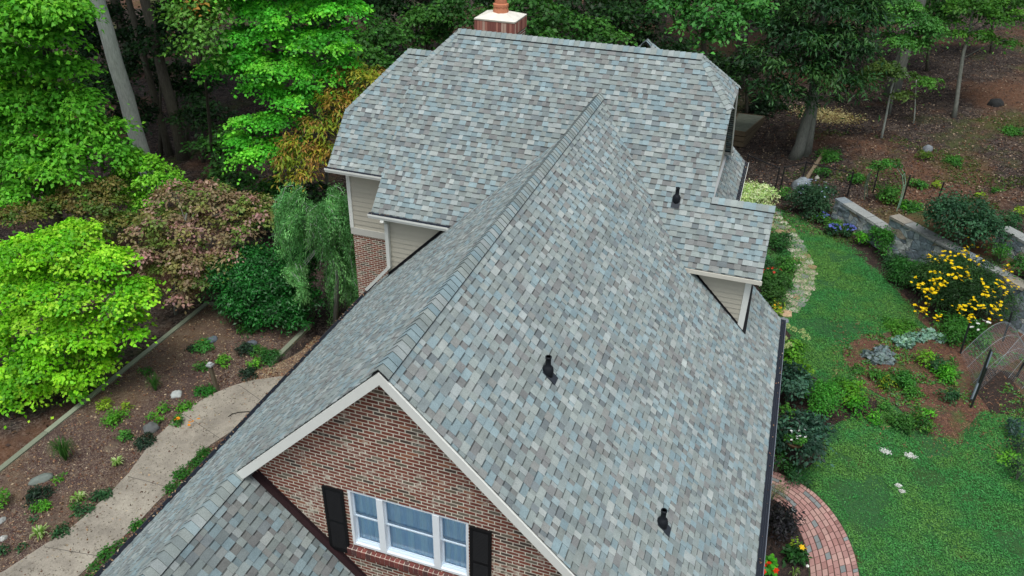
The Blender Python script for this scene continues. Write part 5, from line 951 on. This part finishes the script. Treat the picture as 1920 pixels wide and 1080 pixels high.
for u0, v0, u1, v1, lb in ((1635, 368, 1648, 316, 'black garden rod inside the arbour'), (1692, 378, 1707, 328, 'black garden rod right of the arbour'), (1750, 398, 1770, 342, 'black garden rod by the large dark wall shrub')):
    g = GP(u0, v0); D = float((g-CP)[:2]@FH); m = MB(); m.beam(g-np.array((0, 0, .1)), PD(u1, v1, D), .05, .05, up=(0, 1, 0), col=(.01, .01, .012)); m.build('garden_rod', METAL, label=lb, cat='rod', group='black rods above the stone wall')
g0 = GP(1628, 375); g1 = GP(1683, 395); D = float((g0-CP)[:2]@FH); t = empty('garden_arbour', g0, 'thin green wire arch with a vine on top above the stone wall', 'arbour'); m = MB()
ap = [(1621, 376), (1622, 350), (1628, 328), (1642, 312), (1662, 305), (1680, 312), (1692, 330), (1694, 350), (1688, 375), (1681, 396)]
for o in (0, .35):
    pts = [PD(u, v, D+(i/9)*-1.2)+np.array((o*.3, o, 0)) for i, (u, v) in enumerate(ap)]; m.tube(pts, .018, 5, lin((110, 140, 118)))
    if o == 0: P0 = pts
for a, b in zip(P0[1:-1], pts[1:-1]): m.tube([a, b], .01, 4, lin((110, 140, 118)))
m.build('arch_frame', METAL, t); cr = Crown()
for u, v, r in ((1655, 308, 14), (1670, 306, 14), (1642, 314, 9)): c = PD(u, v, D-.5); cr.pad(c, r*depth(c)/F, G1, .1, rs=.2, flat=.5)
cr.build('vine', LEAF, t)
# wire netting trellis over the beds
t = empty('wire_netting', GP(1800, 665), 'curved sheets of wire netting on dark posts at the right edge', 'netting')
def netting(c0, c1, c2, nm, n=26, mm=20):   # c0,c1 bottom line points, rising over an arch towards c2
    m = MB(); c0, c1, c2 = (np.array(q, float) for q in (c0, c1, c2)); G = []
    for i in range(n+1):
        f = i/n; row = []
        for j in range(mm+1): s = j/mm; a = c0+(c1-c0)*s; p = a+(c2-c0)*f; p[2] = a[2]+(c2[2]-c0[2])*f+1.0*math.sin(math.pi*f); row.append(p)
        G.append(row)
    for i in range(n+1): m.tube([G[i][j] for j in range(0, mm+1, 2)], .0022, 3, lin((120, 128, 132)), cap=False)
    for j in range(mm+1): m.tube([G[i][j] for i in range(n+1)], .0022 if j % 10 else .008, 3, lin((120, 128, 132)), cap=False)
    m.build(nm, METAL, t)
netting(W(1800, 665, 0), W(1832, 735, 0), W(1915, 640, 0), 'netting_sheet', 34, 26)
netting(W(1865, 690, 0), W(1915, 730, 0), W(1960, 640, 0), 'netting_sheet', 26, 20)
for (u0, v0, u1, v1) in ((1800, 664, 1820, 600), (1828, 740, 1858, 655), (1820, 765, 1850, 690), (1905, 708, 1920, 680), (1880, 640, 1898, 585)):
    g = GP(u0, v0); D = float((g-CP)[:2]@FH); m = MB(); m.beam(g, PD(u1, v1, D), .05, .05, up=(0, 1, 0), col=(.015, .018, .02)); m.build('post', METAL, t)
a = W(1822, 750, .15); b = W(1858, 660, .9); m = MB(); m.tube([a, (a+b)/2, b], [.05, .06, .05], 10, lin((86, 98, 106)), wob=.06); m.build('netting_roll', METAL, t)
# slope timber, wooden box, leaf pile
m = MB(); a = GP(1546, 286); b = GP(1508, 345); m.beam(a+np.array((0, 0, .06)), b+np.array((0, 0, .06)), .15, .18, col=lin((120, 106, 88))); m.build('landscape_timber', WOOD, label='single weathered timber lying on the right slope behind the fence', cat='timber')
g = GP(1378, 262); t = empty('wooden_platform', g, 'low weathered wooden platform box behind the right end of the house', 'platform'); c = [W(1384, 212, .95), W(1434, 218, .95), W(1398, 248, .95), W(1372, 244, .95)]; m = MB()
def lerp(a, b, f): return a*(1-f)+b*f
for i in range(8):
    f0, f1 = i/8+.006, (i+1)/8-.006; q = [lerp(c[0], c[3], f0), lerp(c[1], c[2], f0), lerp(c[1], c[2], f1), lerp(c[0], c[3], f1)]; m.hexa([p-np.array((0, 0, .05)) for p in q[::-1]]+q[::-1], lin((104, 108, 96))*random.uniform(.85, 1.1))
m.build('deck_boards', WOOD, t); m = MB()
for a, b in ((c[1], c[2]), (c[2], c[3]), (c[0], c[1]), (c[3], c[0])):
    for k_ in range(3): z_ = np.array((0, 0, .1+.28*k_)); m.beam(a-z_, b-z_, .05, .24, col=lin((96, 84, 68)))
m.build('side_boards', WOOD, t)
def scatter(name, n, fn, P_, size, z=.02, tilt=.35, label='', cat='', asp=.6):
    P = np.array([fn() for _ in range(n)]); P[:, 2] = T(P[:, 0], P[:, 1])+z; C = np.array([P_[i] for i in rng.integers(len(P_), size=n)])*(1+.15*rng.normal(size=(n, 1)))
    return quadmesh(name, leaves(P, np.full(n, size), tilt, None, 0, asp), np.clip(C, .005, .8), LEAF, kind='stuff', label=label, cat=cat)
pc = GP(1553, 218)
scatter('leaf_pile', 2600, lambda: (pc[0]+random.gauss(0, .75), pc[1]+random.gauss(0, .55), 0), pal((196, 184, 132), (168, 150, 104), (210, 200, 150), (130, 104, 76)), .11, .05, label='pale yellow pile of leaves beside the forked trunk', cat='leaf pile')
LB = pal((150, 116, 92), (120, 88, 70), (96, 70, 60), (180, 148, 116), (138, 96, 78), (196, 176, 150))
scatter('fallen_leaves', 9000, lambda: (random.uniform(-12.7, -6), random.uniform(-5, 11.3), 0), LB, .07, .018, label='bits of bark and fallen leaves on the left mulch bed', cat='leaves', tilt=.5)
def hill():
    u = random.uniform(1380, 1960); v = 60+340*random.random()**.8; return W(u, v, 1.)
scatter('fallen_leaves', 17000, hill, pal((110, 92, 84), (84, 70, 66), (150, 128, 110), (70, 58, 56), (172, 150, 128), (128, 88, 68), (96, 80, 80)), .10, .03, label='dry fallen leaves on the right hillside', cat='leaves', tilt=.5)
def wood(): return (random.uniform(-34, -13), random.uniform(0, 38), 0)
scatter('fallen_leaves', 8000, wood, pal((88, 66, 54), (70, 52, 46), (104, 80, 64)), .12, .03, label='dark fallen leaves on the woodland floor', cat='leaves', tilt=.5)
scatter('fallen_leaves', 3500, lambda: (random.uniform(-8.8, -6.2), random.uniform(8.7, 11.4), 0), LB+pal((200, 176, 130)), .08, .03, label='pale dry leaves in the strip below the short timber', cat='leaves', tilt=.5)
def inpoly(p, Q):
    c = False; n = len(Q)
    for i in range(n):
        a, b = Q[i], Q[i-1]
        if (a[1] > p[1]) != (b[1] > p[1]) and p[0] < (b[0]-a[0])*(p[1]-a[1])/(b[1]-a[1])+a[0]: c = not c
    return c
PP = [W(u, v, 0)[:2] for u, v in PL+PR]
def onpath():
    while True:
        p = (random.uniform(-12, -6), random.uniform(-2, 9), 0)
        if inpoly(p, PP): return p
scatter('path_debris', 1000, onpath, pal((70, 60, 44), (52, 44, 36), (90, 76, 50), (150, 140, 110)), .045, .04, label='small dark seeds and leaf bits on the concrete path', cat='debris', tilt=.2, asp=.35)
LP_ = [np.array(q) for q in wob([W(u, v, 0)[:2] for u, v in LAWNPX], 1, 0)]
SO = [W(u, v, 0)[:2] for u, v in [(1575, 650), (1625, 628), (1695, 618), (1790, 608), (1960, 600), (1960, 792), (1895, 778), (1850, 772), (1800, 838), (1700, 775), (1612, 722)]]
BO = [W(u, v, 0)[:2] for u, v in OUT+[(1300, 1180), (1300, 872)]]; HB = [W(u, v, 0)[:2] for u, v in [(1400, 600), (1470, 602), (1508, 695), (1600, 730), (1645, 750), (1648, 775), (1548, 800), (1550, 845), (1500, 890), (1380, 905)]]
n = 0; pts = []
x0, x1, y0, y1 = 5, 16, 4, 27
while len(pts) < 100000:
    p = (random.uniform(x0, x1), random.uniform(y0, y1)); e = random.choice((0, .1, .25, .5)); w_ = noise.noise_vector(Vector((p[0]*1.3, p[1]*1.3, 2.)))
    q = (p[0]+w_[0]*e*1.6+random.gauss(0, e*.3), p[1]+w_[1]*e*1.6+random.gauss(0, e*.3))
    if not inpoly(q, LP_) or inpoly(p, BO) or inpoly(q, HB): continue
    if inpoly(q, SO) and (random.random() < .965 or noise.noise(Vector((p[0]*1.1, p[1]*1.1, 5.))) < 0): continue
    b = noise.noise(Vector((p[0]*.55, p[1]*.55, 1.)))+.5*noise.noise(Vector((p[0]*1.8, p[1]*1.8, 7.)))
    if b > .36 and random.random() < .82: continue
    pts.append((*p, .012+.03*random.random()))
P = np.array(pts); n = len(P); pn = np.array([noise.noise(Vector((a*.5, b*.5, 4.)))+.6*noise.noise(Vector((a*2.2, b*2.2, 9.))) for a, b, _ in P])
CA, CB = lin((74, 152, 80)), lin((106, 158, 76)); C = CA[None]*(1-sst(pn+.5)[:, None])+CB[None]*sst(pn+.5)[:, None]; C = C*(1+.13*rng.normal(size=(n, 1)))
quadmesh('grass', leaves(P, np.full(n, .046), .4, None, 0, .6), np.clip(C, .005, .6), LEAF, kind='stuff', label='short clover and grass of the curved lawn', cat='grass')
def insoil():
    while True:
        p = (random.uniform(7, 15), random.uniform(10, 21))
        if inpoly(p, SO) and noise.noise(Vector((p[0]*.9, p[1]*.9, 8.)))+.5*noise.noise(Vector((p[0]*3, p[1]*3, 1.))) > .08: return (p[0], p[1], 0)
scatter('garden_weeds', 3600, insoil, pal((70, 128, 56), (84, 140, 60), (98, 136, 90), (110, 150, 60)), .085, .05, label='low weeds spread over the red soil patch', cat='weeds', tilt=.6)
scatter('straw_bits', 2600, lambda: (*[(W(random.uniform(1560, 1920), random.uniform(615, 830), 0))[i] for i in (0, 1)], 0), pal((150, 110, 84), (128, 84, 62), (170, 130, 104), (100, 64, 50)), .10, .03, label='dry straw and bark bits on the red soil', cat='straw', tilt=.3, asp=.2)
def moss():
    while True:
        p = W(random.uniform(1380, 1960), random.uniform(240, 420), .9)
        if noise.noise(Vector((p[0]*.35, p[1]*.35, 3.)))+.4*noise.noise(Vector((p[0]*1.5, p[1]*1.5, 3.))) > .22: return p
scatter('moss_and_weeds', 5000, moss, pal((82, 96, 44), (70, 104, 48), (96, 100, 54)), .10, .04, label='thin green moss and weeds on the right hillside', cat='weeds', tilt=.5)
gl = []
for a, b in (((-WL-.06, -4, 2.95), (-WL-.06, 10.3, 2.95)), ((-5.2, YEB-.06, 5.65), (-3.1, YEB-.06, 5.65)), ((-7.1, 10.70, 6.15), (-5.5, 10.70, 6.15)), ((WR+.07, .5, 3.14), (WR+.07, 12, 3.14)), ((3.75, 15, 4.94), (3.75, 18.5, 4.94))):
    a, b = np.array(a), np.array(b); k_ = int(np.linalg.norm(b-a)*(14 if a[0] < -5.5 and a[1] < 0 else 3))
    for i in range(k_): gl.append(a+(b-a)*random.random()+np.array((random.gauss(0, .025), random.gauss(0, .02), .015)))
P = np.array(gl); n = len(P); C = np.array([LB[i] for i in rng.integers(len(LB), size=n)]); quadmesh('gutter_leaves', leaves(P, np.full(n, .05), .4, None, 0, .6), C, LEAF, kind='stuff', label='dry leaf bits caught on the gutter guards', cat='leaves')
print('LEAVES', nleaf, 'objects', len(bpy.data.objects))
